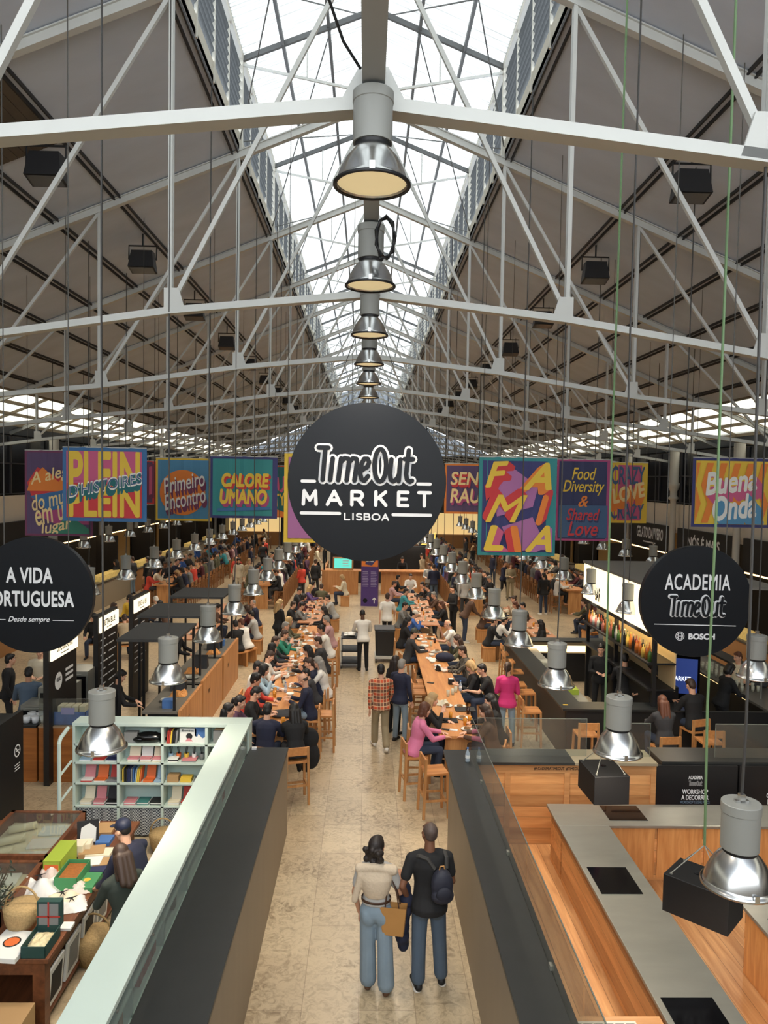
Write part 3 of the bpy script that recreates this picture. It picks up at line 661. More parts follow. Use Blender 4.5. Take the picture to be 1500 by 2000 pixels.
g = MB().box(1.27,1.72,3.2,10.6,0,1.34)
obj('counter_side', g, TAUPE, t)
obj('counter_top', MB().box(1.26,1.72,3.2,11.35,1.34,1.38), SLATE, t, bevel=.004)
# ================================================================== shop at the left
MINT = mat('mint_paint', (196,212,204), .5, noise=.04, nscale=2)
MINTD = mat('mint_inner', (188,208,202), .6)
t = thing('display_cabinet', 'long pale mint display cabinet with glass side beside the left black counter', 'cabinet', (0,0,0))
obj('cabinet_top', MB().box(-2.09,-1.745,3.0,11.2,1.75,1.8), MINT, t, bevel=.004)
obj('carcass', MB().box(-2.07,-2.03,3.0,11.2,0,1.75).box(-2.07,-1.78,3.0,11.2,0,.1), MINTD, t)
for i, z in enumerate((.5,.9,1.28,1.52)): obj('shelf', MB().box(-2.03,-1.79,3.05,11.15,z,z+.02), MINTD, t)
for i in range(10): obj('upright', MB().box(-2.03,-1.79,3.0+i*.9,3.02+i*.9,.1,1.75), MINTD, t)
obj('glass_front', MB().box(-1.775,-1.767,3.0,11.2,1.385,1.75), GLASST, t)
for i in range(9): obj('door_lock', MB().cyl((-1.762,3.45+i*.9,1.69), .012, .012, 10, 'X'), STEEL, t)
# goods behind the glass
col = [mat('goods_'+n, c, .6) for n, c in (('crimson',(150,40,44)),('black',(30,32,34)),('ivory',(220,214,196)),('lime',(150,160,60)),('kraft',(150,112,78)),('teal',(70,140,130)),('grey',(120,126,126)))]
for y, z, n, c, w_, h_, what in ((6.1,1.3,4,0,.1,.3,'red tin'),(5.35,1.3,3,4,.09,.2,'kraft box'),(7.9,1.3,1,3,.06,.28,'lime bottle'),(8.5,1.54,1,1,.16,.14,'black pouch'),(9.6,1.3,2,0,.1,.26,'crimson box'),(5.0,1.54,2,5,.12,.1,'teal jar'),(4.6,1.3,3,6,.1,.16,'grey box'),(10.5,1.3,2,2,.12,.16,'ivory box'),(7.2,1.3,1,1,.1,.12,'black tin')):
    for i in range(n):
        o = obj(what.replace(' ', '_'), MB().box(-.06,.06,-w_/2,w_/2,0,h_) if 'bottle' not in what else MB().lathe([(.03,0),(.03,h_*.65),(.012,h_*.8),(.012,h_)], n=12, close=True), col[c], loc=(-1.9,y+i*(w_+.03),z), bevel=.004)
        tag(o, '%s behind the cabinet glass%s' % (what, ', %s of %d counted from the front' % (ORD[i] if i else 'first', n) if n > 1 else ''), what.split()[1], what+'s in the glass cabinet' if n > 1 else None)
# open shelving unit across the shop
t = thing('bookshelf', 'pale mint open shelving unit full of stationery across the shop', 'bookshelf', (0,0,0))
SX = [-4.42+.672*i for i in range(4)]; SZ = [.5,.86,1.18,1.47]; SY0, SY1 = 11.22, 11.52
obj('top_board', MB().box(-4.44,-1.745,SY0-.02,SY1+.02,1.75,1.8), MINT, t, bevel=.004)
for x in SX+[-1.77]: obj('upright', MB().box(x-.02,x+.02,SY0,SY1,0,1.75), MINT, t)
for z in SZ: obj('shelf', MB().box(-4.42,-1.77,SY0,SY1,z-.025,z), MINT, t)
obj('back_panel', MB().box(-4.42,-1.77,SY1-.015,SY1,0,1.75), MINTD, t)
obj('gingham_curtain', MB().add([(x,SY0+.03+.02*math.sin(i*2.1),z) for i, x in enumerate([-4.38+j*.05 for j in range(53)]) for z in (.03,.46)], [(2*i,2*i+2,2*i+3,2*i+1) for i in range(52)]), mat('gingham', (74,78,84), .9), t)
gm = MATS['gingham']; nt = gm.node_tree; ck = nt.nodes.new('ShaderNodeTexChecker'); ck.inputs['Scale'].default_value = 45; ck.inputs[1].default_value = (.5,.52,.52,1); ck.inputs[2].default_value = (.05,.055,.07,1)
tcn = nt.nodes.new('ShaderNodeTexCoord'); nt.links.new(tcn.outputs['Object'], ck.inputs['Vector']); nt.links.new(ck.outputs[0], nt.nodes['Principled BSDF'].inputs['Base Color'])
hr = thing('hand_rail', 'pale mint tubular hand rail at the left end of the open shelves', 'rail', (0,0,0))
obj('rail_post', MB().tube([(-4.5,SY0-.35,0),(-4.5,SY0-.35,1.6),(-4.5,SY0-.3,1.66),(-4.5,SY0-.02,1.72)], .03, 8), MINT, hr)
obj('rail_rung', MB().tube([(-4.5,SY0-.35,1.1),(-4.46,SY0,1.2)], .02, 6), MINT, hr); obj('rail_rung', MB().tube([(-4.5,SY0-.35,.7),(-4.46,SY0,.8)], .02, 6), MINT, hr)
GC = {n: mat('stock_'+n, c, .65) for n, c in (('red',(176,56,48)),('orange',(216,108,52)),('blue',(70,110,168)),('sky',(150,176,196)),('cream',(226,216,190)),('white',(228,228,224)),('black',(26,26,28)),('yellow',(222,186,66)),('green',(70,140,90)),('pink',(206,130,136)),('kraft',(176,140,96)),('navy',(40,48,84)),('grey',(130,130,130)),('teal',(60,120,116)),('lime',(160,180,60)),('bottle',(30,66,62)))}
def stock(name, geo, c, loc, label, cat, group=None, rz=0, bevel=.003, smooth=False):
    o = obj(name, geo, GC[c] if isinstance(c, str) else c, loc=loc, rot=rz, bevel=bevel, smooth=smooth); return tag(o, label, cat, group)
def flat(w_, d, h_): return MB().box(-w_/2,w_/2,-d/2,d/2,0,h_)
def leanbook(name, c, x, z, w_, h_, label, tilt=.35):
    t = MB().box(-w_/2,w_/2,-.01,.01,0,h_).xf(Matrix.Rotation(-tilt, 4, 'X'))
    return stock(name, t, c, (x,SY0+.14,z+.004), label, 'notebook')
def stackbooks(x, z, cols, w_, label):
    for i, c in enumerate(cols): stock('notebook', flat(w_,.19,.018), c, (x+.006*(i%2),SY0+.13,z+.001+i*.0185), '%s notebook %s, %s up' % (c, label, ORD[i] if i else 'first'), 'notebook', 'notebooks on the shelves')
rows = {3: 'top', 2: 'second', 1: 'third', 0: 'bottom'}
for r, z in enumerate(SZ):
    for cI in range(4):
        x0 = SX[cI]+.03; rn = rows[r]+' shelf, '+ORD[cI].replace('nearest','first')+' bay from the left'
        if r == 3:
            if cI == 0: pass
            elif cI == 1:
                stock('photo_box', flat(.2,.12,.16), 'grey', (x0+.14,SY0+.12,z), 'grey printed box on the '+rn, 'box')
                g = MB().ell((0,0,.07), .23, .1, .09, None, 14, 8).ell((-.12,0,.05), .14, .1, .06).cap((.1,0,.1), (.25,0,.05), .06, .03)
                stock('black_bag', g, mat('patent_black', (14,14,15), .15), (x0+.4,SY0+.12,z), 'shiny black plastic bag lying on the '+rn, 'bag', None, 0, 0, True)
            elif cI == 2:
                for i, c in enumerate(('red','red','yellow','black','black','grey')): stock('book', MB().box(0,.022,-.08,.08,0,.2), c, (x0+.02+i*.027,SY0+.12,z), '%s spined book upright on the %s, %s' % (c, rn, ORD[i].replace('nearest','first')), 'book', 'upright books', (0,.1,0))
                b2 = stock('storybook', MB().box(-.13,.13,-.03,.03,0,.22), 'white', (x0+.34,SY0+.12,z), 'white storybook with a cartoon girl cover on the '+rn, 'book')
                obj('cover_print', MB().lathe([(.0001,0),(.05,0)], (0,0,0), 14).xf(Matrix.Translation((.02,-.0315,.1))@Matrix.Rotation(PI/2,4,'X')), GC['black'], b2); obj('cover_title', text_geo('Boneca', .18, .035, .02, 0, 0, .19, 1, -.0315), GC['black'], b2); obj('cover_dress', MB().prism([(-.05,.02),(.08,.02),(.03,.07),(0,.07)], -.0318, -.031), GC['pink'], b2)
                b2 = stock('photo_book', MB().box(-.1,.1,-.03,.03,0,.24), 'blue', (x0+.54,SY0+.12,z), 'blue and white book standing beside the storybook', 'book')
                obj('cover_print', MB().prism([(-.1,.0),(.1,.0),(.1,.1),(.02,.07),(-.04,.14),(-.06,.09),(-.1,.11)], -.0316, -.031), GC['white'], b2)
            else:
                for i in range(3): stock('picture_frame', MB().box(-.14+i*.01,.14,-.01,.01,0,.2+.01*i), 'kraft' if i else 'grey', (x0+.2,SY0+.08+i*.04,z), 'wooden picture frame on the %s, %s in its row' % (rn, ORD[i].replace('nearest','first')), 'frame', 'wooden picture frames')
        elif r == 2:
            if cI == 0:
                for i, c in enumerate(('sky','red','navy')): leanbook('notebook', c, x0+.12+i*.2, z, .16, .24, c+' notebook leaning on the '+rn); stackbooks(x0+.12+i*.2, z, ('white',c), .17, 'in front of the leaning '+c+' one')
            elif cI == 1:
                for i, c in enumerate(('cream','white','cream')): leanbook('notebook', c, x0+.18+i*.19, z, .17, .26, '%s covered notebook leaning, %s on the %s' % (c, ORD[i].replace('nearest','first'), rn)); stackbooks(x0+.18+i*.19, z, ('cream','white','pink'), .17, 'before the %s pale notebook' % ORD[i].replace('nearest','first'))
            elif cI == 2:
                for i, c in enumerate(('sky','orange','yellow','white','grey')):
                    p = stock('pen_cup', MB().lathe([(.032,0),(.038,.1),(.034,.1),(.03,.01)], n=14, close=True), c, (x0+.06+i*.12,SY0+.17,z), '%s cup holding brushes on the %s' % (c, rn), 'cup', 'brush cups', 0, 0, True)
                    obj('brushes', MB().tube([(0,0,.02),(.02,0,.2)], .005, 5).tube([(0,0,.02),(-.025,.01,.19)], .005, 5).tube([(0,0,.02),(.0,-.01,.21)], .005, 5), GC['black'], p)
                stackbooks(x0+.12, z, ('white','black','white'), .15, 'before the brush cups'); stackbooks(x0+.36, z, ('grey','pink'), .22, 'lying right before the brush cups')
            else:
                for i in range(3): stock('puzzle_box', flat(.12,.1,.1), ('pink','orange','sky')[i], (x0+.08+i*.15,SY0+.12,z), '%s puzzle box on the %s' % (('pink','orange','light blue')[i], rn), 'box', 'puzzle boxes')
        elif r == 1:
            if cI in (0,):
                for i, c in enumerate(('pink','orange','red')): leanbook('notebook', c, x0+.16+i*.2, z, .16, .26, c+' notebook leaning on the '+rn); stackbooks(x0+.14+i*.2, z, (('red','white'),('white','orange'),('grey','grey'))[i], .17, 'before the leaning '+c+' notebook on the third shelf')
            elif cI == 1:
                for i, c in enumerate(('yellow','black','black','navy','navy','grey','blue','sky','yellow','yellow','orange')): stock('book', MB().box(0,.02,-.08,.08,0,.21), c, (x0+.02+i*.026,SY0+.12,z), '%s book upright on the %s, %s' % (c, rn, ORD[i].replace('nearest','first')), 'book', 'upright books', (0,.12*(i>6),0))
                for i, c in enumerate(('orange','sky')): leanbook('notebook', c, x0+.43+i*.17, z, .14, .24, c+' notebook leaning right end of the '+rn); stackbooks(x0+.41+i*.17, z, (c,c), .15, 'before the %s one beside the books' % c)
            else:
                for i in range(3): stock(('kraft_tray','yellow_soap','glass_jar')[i], flat(.17,.16,.1-.03*i), ('kraft','yellow','grey')[i], (x0+.12+i*.2,SY0+.12,z), '%s on the %s' % (('kraft tray of small toys','yellow soap','small glass jar')[i], rn), ('tray','soap','jar')[i])
        else:
            for i, c in enumerate((('cream','pink','black'),('pink','teal','black'),('cream','red','white'),('white','sky','pink'))[cI]):
                if cI != 1: leanbook('notebook', c, x0+.15+i*.18, z, .15, .24, '%s notebook leaning on the %s' % (c, rn))
                stackbooks(x0+.13+i*.2, z, (c,'white',c), .17, '%s along the %s' % (ORD[i].replace('nearest','first'), rn))
# shop table with glass topped cases
TX0, TX1, TY0, TY1, TZ = -5.3, -3.04, 7.08, 10.0, .85
t = thing('shop_table', 'dark brown wooden shop table crowded with gifts', 'table', (0,0,0))
obj('table_top', MB().box(TX0,TX1,TY0,TY1,TZ-.05,TZ), DARKWOOD, t, bevel=.006)
obj('apron', MB().box(TX0+.06,TX1-.06,TY0+.06,TY1-.06,TZ-.2,TZ-.05), DARKWOOD, t)
for x, y in ((TX1-.12,TY0+.12),(TX1-.12,TY1-.12),(TX0+.12,TY0+.12),(TX0+.12,TY1-.12)): obj('leg', MB().box(x-.06,x+.06,y-.06,y+.06,0,TZ-.2), DARKWOOD, t)
obj('lower_shelf', MB().box(TX0+.1,TX1-.1,TY0+.1,TY1-.1,.1,.13), DARKWOOD, t)
for i, y in enumerate((7.5,7.95,8.4,8.85)):
    p = stock('framed_print', MB().box(-.015,.015,-.18,.18,0,.42), 'white', (TX1-.13,y,.14), 'framed photograph under the table edge, '+nth(i), 'picture', 'framed prints under the table', (0,.08,0)); obj('picture', MB().box(.0152,.017,-.13,.13,.06,.36), ('black','grey')[i%2] and GC['grey' if i%2 else 'black'], p)
for (x0,x1,y0,y1,lab) in ((-4.75,-3.75,8.75,9.95,'far'),(-4.85,-3.75,7.55,8.65,'near')):
    c = thing('display_case', 'brown framed glass topped case on the shop table, the %s one' % lab, 'display case', (0,0,TZ))
    g = MB()
    for a in ((x0,x1,y0,y0+.05),(x0,x1,y1-.05,y1),(x0,x0+.05,y0,y1),(x1-.05,x1,y0,y1)): g.box(*a, 0, .16)
    obj('frame', g, DARKWOOD, c); obj('lining', MB().box(x0+.05,x1-.05,y0+.05,y1-.05,.0,.012), GC['cream'], c); obj('glass_top', MB().box(x0+.04,x1-.04,y0+.04,y1-.04,.145,.15), GLASS, c)
    for i in range(3):
        yy = y0+.22+i*.34
        stock('paper_roll', MB().cyl((-.17,0,.055), .05, .34, 14, 'X'), 'cream', (x0+.28,yy,TZ+.013), 'cream paper roll inside the %s glass case, %s' % (lab, nth(i)), 'roll', 'paper rolls', .5, 0, True)
        stock('folded_cloth', flat(.36,.24,.03), 'white', (x0+.7,yy,TZ+.013), 'white folded cloth inside the %s glass case, %s' % (lab, nth(i)), 'cloth', 'folded cloths', .1, .008)
def tb(px, py): return at(px, py, TZ)
def openbox(w_, d, h_):
    return MB().box(-w_/2,w_/2,-d/2,-d/2+.008,0,h_).box(-w_/2,w_/2,d/2-.008,d/2,0,h_).box(-w_/2,-w_/2+.008,-d/2,d/2,0,h_).box(w_/2-.008,w_/2,-d/2,d/2,0,h_).box(-w_/2,w_/2,-d/2,d/2,0,.008)
p = tb(118,1700); b2 = stock('gift_box', openbox(.2,.5,.24), 'lime', (p.x,p.y,TZ), 'tall lime green box with orange ends beside the glass case', 'box'); obj('lid', MB().box(-.1,.1,-.25,.25,.235,.245), GC['lime'], b2); obj('end_print', MB().box(-.08,.08,-.256,-.251,.03,.2), GC['orange'], b2)
p = tb(142,1722); b2 = stock('gift_box', openbox(.26,.42,.16), 'green', (p.x,p.y,TZ), 'open green box of orange toffees', 'box'); obj('toffees', MB().box(-.11,.11,-.19,.19,.01,.12), mat('toffee', (160,98,48), .5, noise=.5, nscale=30), b2)
p = tb(170,1728); b2 = stock('gift_box', flat(.24,.34,.06), 'green', (p.x,p.y,TZ), 'flat green box with a yellow disc', 'box'); obj('yellow_disc', MB().cyl((0,0,.0605), .04, .002, 14), GC['yellow'], b2)
for i, (a, b_, c, s, l) in enumerate(((150,1668,'cream',(.2,.16,.14),'cream soap carton left in the pair'),(163,1662,'cream',(.2,.16,.12),'cream soap carton right in the pair'),(180,1668,'kraft',(.3,.22,.06),'yellowish print tray'),(195,1670,'cream',(.3,.2,.05),'tray of small orange packets'),(180,1690,'white',(.22,.2,.06),'stack of white postcards'),(198,1690,'kraft',(.18,.18,.05),'tray of kraft labels'),(205,1645,'blue',(.18,.22,.05),'blue boxed set'),(200,1622,'kraft',(.3,.3,.04),'kraft frame with a blue card'),(178,1614,'white',(.2,.16,.03),'white leaflet pile'),(190,1702,'navy',(.2,.14,.04),'navy booklet'))):
    p = tb(a, b_); stock(l.split()[1]+'_item' if 0 else ('carton','carton','tray','tray','postcard_stack','tray','gift_set','frame','leaflet_pile','booklet')[i], flat(*s), c, (p.x,p.y,TZ), l+' on the shop table', ('box','box','tray','tray','cards','tray','box','frame','leaflets','booklet')[i], None, .1*(i%3))
p = tb(172,1650); b2 = stock('photo_book', MB().box(-.13,.13,-.015,.015,0,.3), 'black', (p.x,p.y,TZ), 'black and white photo book standing at the back of the table', 'book', None, (-.2,0,.35)); obj('cover_photo', MB().prism([(-.1,.05),(.09,.03),(.1,.2),(.02,.27),(-.08,.22)], -.017, -.016), GC['white'], b2)
# printed cloths with swallows: soft heaped cloths
def heap(w_, d, h_, seed):
    r = random.Random(seed); n = 14; vs = []; fs = []
    for i in range(n+1):
        for j in range(n+1):
            u, v = i/n*2-1, j/n*2-1; e = max(0, 1-max(abs(u), abs(v))**3)
            vs.append((u*w_/2+.012*r.uniform(-1,1), v*d/2+.012*r.uniform(-1,1), .006+h_*e*(.6+.4*math.sin(u*4+seed)*math.cos(v*3+seed))+.012*r.random()*e))
    for i in range(n):
        for j in range(n): fs.append((i*(n+1)+j,(i+1)*(n+1)+j,(i+1)*(n+1)+j+1,i*(n+1)+j+1))
    return MB().add(vs, fs)
for i, (a, b_, c, s, l) in enumerate(((78,1745,'white',(.44,.4,.2),'white cloth bag with a black swallow print'),(102,1722,'pink',(.3,.3,.24),'white and pink printed cloth bag'),(122,1762,'cream',(.36,.3,.1),'cream tea towel heaped in the wooden tray'),(150,1738,'pink',(.3,.26,.1),'pink patterned tea towel at the tray edge'),(140,1770,'white',(.3,.3,.08),'white tea towel with swallows'))):
    p = tb(a, b_); o = stock(('cloth_bag','cloth_bag','tea_towel','tea_towel','tea_towel')[i], heap(*s, i+1), c if c != 'pink' else mat('pink_print', (226,206,196), .9, noise=.2, nscale=20), (p.x,p.y,TZ), l, ('bag','bag','tea towel','tea towel','tea towel')[i], None, .4, 0, True)
    if i in (0,2,4):
        g = MB().prism([(-.07,.02),(0,.0),(.07,.03),(.01,.012),(.03,-.05),(0,-.01),(-.03,-.05),(-.01,.012)], -.002, 0)
        obj('swallow_print', g.xf(Matrix.Translation((0,-.02,s[2]*.95+.02))@Matrix.Rotation(-PI/2+.3,4,'X')), GC['black'], o)
WICK = mat('wicker', (176,148,102), .8, noise=.35, nscale=40, bump=.6)
def basket(px, py, z, s, lab):
    p = at(px, py, z); b2 = stock('wicker_basket', MB().lathe([(.13*s,0),(.17*s,.12*s),(.185*s,.24*s),(.175*s,.25*s),(.16*s,.12*s),(.12*s,.02)], n=18, close=True), WICK, (p.x,p.y,z), lab, 'basket', None, 0, 0, True)
    obj('lid', MB().lathe([(.0001,.275*s),(.1*s,.27*s),(.18*s,.25*s),(.18*s,.24*s)], n=18), WICK, b2, True); obj('handle', MB().tube([(.17*s*math.cos(a*PI/10),0,.24*s+.2*s*math.sin(a*PI/10)) for a in range(11)], .011, 6), WICK, b2, True)
basket(43,1812,TZ,1.0,'small lidded wicker basket on the table front'); basket(182,1875,0.0,1.25,'wicker basket on the floor under the woman in green'); basket(318,1660,.0,1.1,'open wicker basket behind the man in navy')
p = tb(80,1850); b2 = stock('open_gift_box', openbox(.24,.36,.12), 'bottle', (p.x,p.y,TZ), 'open dark green gift box with red ribbon and sachets', 'box'); obj('lid', MB().box(-.12,.12,.18,.26,.1,.36), GC['bottle'], b2); obj('lid_picture', MB().box(-.1,.1,.175,.179,.12,.34), GC['grey'], b2); obj('ribbon', MB().box(-.008,.008,.17,.174,.1,.36).box(-.12,.12,.17,.174,.2,.216), GC['red'], b2); obj('sachets', heap(.2,.3,.06,9).xf(Matrix.Translation((0,0,.05))), mat('sachet_print', (214,200,160), .6, noise=.5, nscale=30), b2, True)
p = tb(20,1853); b2 = stock('coffee_table_book', flat(.36,.44,.05), 'white', (p.x,p.y,TZ), 'thick white book with an orange disc on its cover', 'book', None, -.1); obj('cover_disc', MB().cyl((0,.03,.0505), .085, .002, 24), GC['black'], b2); obj('cover_disc_centre', MB().cyl((0,.03,.052), .07, .002, 24), GC['orange'], b2)
for a, b_, c, s, l in ((125,1812,'white',(.18,.12,.03),'white card box beside the green gift box'),(35,1822,'pink',(.22,.1,.02),'pink strip packet behind the white book'),(63,1868,'white',(.16,.05,.01),'blank white price card at the table edge'),(153,1760,'white',(.03,.04,.01),'tiny white price tag by the towels'),(170,1733,'white',(.03,.04,.01),'tiny white price tag by the green box')):
    p = tb(a, b_); stock('card_box' if s[1] > .1 else 'price_tag', flat(*s), c, (p.x,p.y,TZ), l, 'box' if s[1] > .1 else 'card')
for i, (z, w_) in enumerate(((.0,.5),(.26,.48))):
    b2 = stock('moving_carton', flat(w_,.4,.25), 'kraft', (-3.35,6.75,z), 'brown carton in front of the table, '+('bottom' if i == 0 else 'top')+' of the two', 'box', 'brown cartons'); obj('hand_hole', MB().box(-.06,.06,-.205,-.201,.13,.17), GC['black'], b2)
b2 = stock('wall_print', MB().box(-.2,.2,-.01,.01,0,.5), 'black', (-3.75,7.02,.16), 'dark blue print leaning against the table leg', 'picture', None, (-.1,0,0)); obj('image', MB().box(-.17,.17,-.013,-.011,.03,.46), mat('print_image', (70,74,100), .5, noise=.6, nscale=9), b2)
# olive branches at the very left
pl = thing('olive_branch', 'leafy dark branches with red berries at the left edge of the table', 'plant', (-3.92,7.62,TZ)); r = random.Random(3); g = MB(); lf = MB()
for i in range(14):
    a = r.uniform(0, 2*PI); tip = Vector((.3*math.cos(a), .3*math.sin(a), r.uniform(.25,.6))); g.tube([(0,0,0), tip*.5+Vector((0,0,.05)), tip], .006, 4)
    for q in range(16):
        c = tip*r.uniform(.3,1)+Vector((r.uniform(-.05,.05), r.uniform(-.05,.05), r.uniform(-.05,.05))); m3 = Euler((r.uniform(0,6), r.uniform(0,6), r.uniform(0,6))).to_matrix()
        lf.add([c+m3@Vector(v) for v in ((0,-.035,0),(.012,0,.004),(0,.035,0),(-.012,0,.004))], [(0,1,2,3)])
obj('stems', g, mat('twig', (70,60,46), .8), pl); obj('leaves', lf, mat('olive_leaf', (58,68,56), .6), pl)['kind'] = 'stuff'
g = MB()
for i in range(9): g.ell((r.uniform(-.25,.25), r.uniform(-.2,.2), r.uniform(.15,.55)), .015, .015, .015, None, 6, 4)
obj('berries', g, GC['red'], pl)['kind'] = 'stuff'
obj('vase', MB().lathe([(.06,0),(.09,.08),(.05,.18),(.055,.2)], n=14, close=True), GC['bottle'], pl, True)
# ================================================================== cooking academy at the right
BLKG = mat('black_gloss', (12,12,14), .08)
def bx(x0,x1,y0,y1,z0,z1): return MB().box(x0,x1,y0,y1,z0,z1)
obj_edge = None
d = struct('floor_deck', bx(1.74,8.5,2.5,10.9,0,.1), PINEF)
t = thing('glass_balustrade', 'tall clear glass balustrade standing on the right black counter', 'glass screen', (0,0,0))
for i in range(4): obj('glass_pane', bx(1.66,1.668,3.3+i*1.95,3.3+i*1.95+1.93,1.38,1.97), GLASS, t); obj('polished_edge', bx(1.659,1.669,3.3+i*1.95,3.3+i*1.95+1.93,1.97,1.978), mat('glass_edge', (112,118,112), .2), t)
for i in range(4): obj('clamp', bx(1.65,1.68,4.2+i*1.95,4.26+i*1.95,1.38,1.42), STEEL, t)
t = thing('academy_counter', 'pine fronted counter with dark top across the far end of the cooking academy', 'counter', (0,0,0))
obj('body', bx(1.74,4.46,10.92,11.38,0,1.24), PINE, t)
obj('front_rail', bx(1.74,4.46,10.9,10.925,1.2,1.34), OAK, t)
for x in (2.2,3.1,3.75,4.42): obj('stile', bx(x-.04,x+.04,10.9,10.925,.1,1.2), OAK, t)
obj('counter_top', bx(1.725,3.2,10.85,11.42,1.34,1.38), SLATE, t); obj('counter_top', bx(3.2,4.46,10.85,11.42,1.34,1.38), mat('pale_top', (150,140,118), .3), t)['label'] = 'pale section of the top'
obj('lettering', text_geo('#ACADEMIATIMEOUT  #TIMEOUT', .72, .05, .02, 0, 2.95, 1.27, 1, 10.897), INK, t)
for i, (x0,x1) in enumerate(((1.75,3.45),(4.05,4.44),(5.45,7.6))):
    zt = 1.96 if i < 1 else 1.9
    gs = tag(obj('glass_screen', bx(x0,x1,11.12,11.128,1.38,zt), GLASS), ('wide glass screen on the dark part of the pine counter','short glass screen on the pale end of the pine counter','glass screen above the black workshop boards')[i], 'glass screen'); obj('polished_edge', bx(x0,x1,11.119,11.129,zt,zt+.008).box(x0,x0+.006,11.119,11.129,1.38,zt).box(x1-.006,x1,11.119,11.129,1.38,zt), mat('glass_edge', (112,118,112), .2), gs)
for i, (x0,x1,ls) in enumerate(((4.48,5.75,(('WORKSHOP',.4,.075,.77),('A DECORRER',.42,.075,.68))),(5.78,7.4,(("CHEF'S TABLE",.46,.08,.72),('EXPERIENCE',.42,.08,.62))))):
    t = thing('notice_board', ('black board announcing a workshop in progress','black board announcing a chef table')[i], 'sign', (0,0,0))
    obj('board', bx(x0,x1,10.98,11.02,.1,1.3), BLK, t); cx = x0+.62 if i == 0 else x0+.66
    g = text_geo('ACADEMIA', .22, .055, .03, 0, cx, 1.12, 1, 10.975)
    for tx, w_, h_, z in ls:
        q = text_geo(tx, w_, h_, .03, 0, cx, z+.13, 1, 10.975); g.add(q.v, q.f)
    obj('lettering', g, PAPER, t); g = MB(); logo(g, cx, 1.03, .00036, 22, 10.975); obj('logo', g, GC['grey'], t)
    if i == 0: obj('small_lettering', text_geo('WORKSHOP TAKING PLACE', .46, .045, .02, 0, cx, .735, 1, 10.975), mat('letter_blue', (110,130,150), .5), t)
t = thing('black_counter', 'black topped counter behind the workshop boards', 'counter', (0,0,0))
obj('body', bx(4.6,8.2,11.05,11.6,0,1.3), BLK, t); obj('counter_top', bx(4.6,8.25,11.04,11.65,1.3,1.34), SLATE, t)
t = thing('cooking_island', 'long steel topped pine island with two black hobs running towards the camera', 'counter', (0,0,0))
obj('body', bx(2.76,3.34,3.0,9.86,.1,.86), PINEY, t); obj('steel_top', bx(2.7,3.4,3.0,9.85,.86,.9), STEEL, t, bevel=.004)
for y0 in (5.9, 8.17): obj('hob', bx(2.76,3.24,y0,y0+.58,.9,.905), BLKG, t)
t = thing('steel_worktop', 'steel topped pine counter with one black hob along the back of the academy', 'counter', (0,0,0))
obj('body', bx(2.76,6.2,9.92,10.46,.1,.86), PINE, t); obj('steel_top', bx(2.7,6.3,9.85,10.52,.86,.9), STEEL, t, bevel=.004); obj('hob', bx(3.46,4.0,10.0,10.46,.9,.905), BLKG, t)
for i in range(4): obj('cabinet_door', bx(3.44+i*.66,4.06+i*.66,9.9,9.922,.14,.84), wood('knotty_pine', (190,126,70), (222,162,100), 1.2, 2), t)
t = thing('pine_cabinet', 'pine cabinet block with steel top at the right edge', 'cabinet', (0,0,0))
obj('body', bx(4.34,6.4,4.2,8.0,.1,.86), PINEY, t); obj('steel_top', bx(4.28,6.4,4.2,8.05,.86,.9), STEEL, t, bevel=.004); obj('dark_inset', bx(4.42,6.2,4.5,7.7,.9,.904), mat('grey_inset', (84,84,82), .5), t)
for i in range(4): obj('cabinet_door', bx(4.322,4.342,4.5+i*.87,5.34+i*.87,.14,.84), MATS['knotty_pine'], t)
t = thing('vent_box', 'wooden box with a pale slatted vent grille at the bottom edge', 'vent', (0,0,0))
obj('box', bx(1.76,2.66,5.2,6.25,.1,.9), OAK, t)
g = bx(1.84,2.42,6.0,6.18,.9,.908)
obj('grille', g, mat('grille_white', (214,208,194), .5), t)
for i in range(6):
    for q in range(3): obj('slot', bx(1.86+i*.093,1.935+i*.093,6.025+q*.05,6.05+q*.05,.908,.911), mat('slot_grey', (120,116,108), .7), t)
# hanging loudspeakers
def speaker(label, pts, zt, h_, cable_to):
    a, b, c, e = [at(x, y, zt) for x, y in pts]; m = (a+b+c+e)/4
    u = ((b-a)+(c-e))/2; v = ((e-a)+(c-b))/2
    t = thing('hanging_speaker', label, 'speaker', m, math.atan2(u.y, u.x))
    w_, d_ = u.length, v.length
    obj('cabinet', MB().box(-w_/2,w_/2,-d_/2,d_/2,-h_,0), mat('speaker_black', (18,18,20), .55), t, bevel=.006)
    for x in (-.4, .4):
        for y in (-.4, .4):
            obj('eye_bolt', MB().cyl((x*w_,y*d_,0), .013, .012, 10), STEEL, t); 
    for i, x in enumerate((-.4, .4)): obj('sling', MB().tube([(x*w_,-.4*d_,.01),(0,0,.28)], .005, 4).tube([(x*w_,.4*d_,.01),(0,0,.28)], .005, 4), mat('sling_wire', (150,150,140), .5), t)
    obj('cable_port', MB().cyl((.1*w_,-.05*d_,0), .03, .004, 12), BLKG, t)
    obj('cable', MB().tube([(0,0,.28),(.02,0,1.5),(0,.02,3.2),(0,0,z_roof(m.x)-zt)], .012, 5), mat('cable_green', (104,132,92), .7), t)
speaker('black loudspeaker box hung below the nearer right lamp', [(1422,1752),(1292,1706),(1332,1674),(1456,1722)], 2.2, .33, 0)
speaker('black loudspeaker box hung under the second right pendant lamp', [(1162,1518),(1129,1482),(1196,1483),(1230,1516)], 2.25, .33, 0)
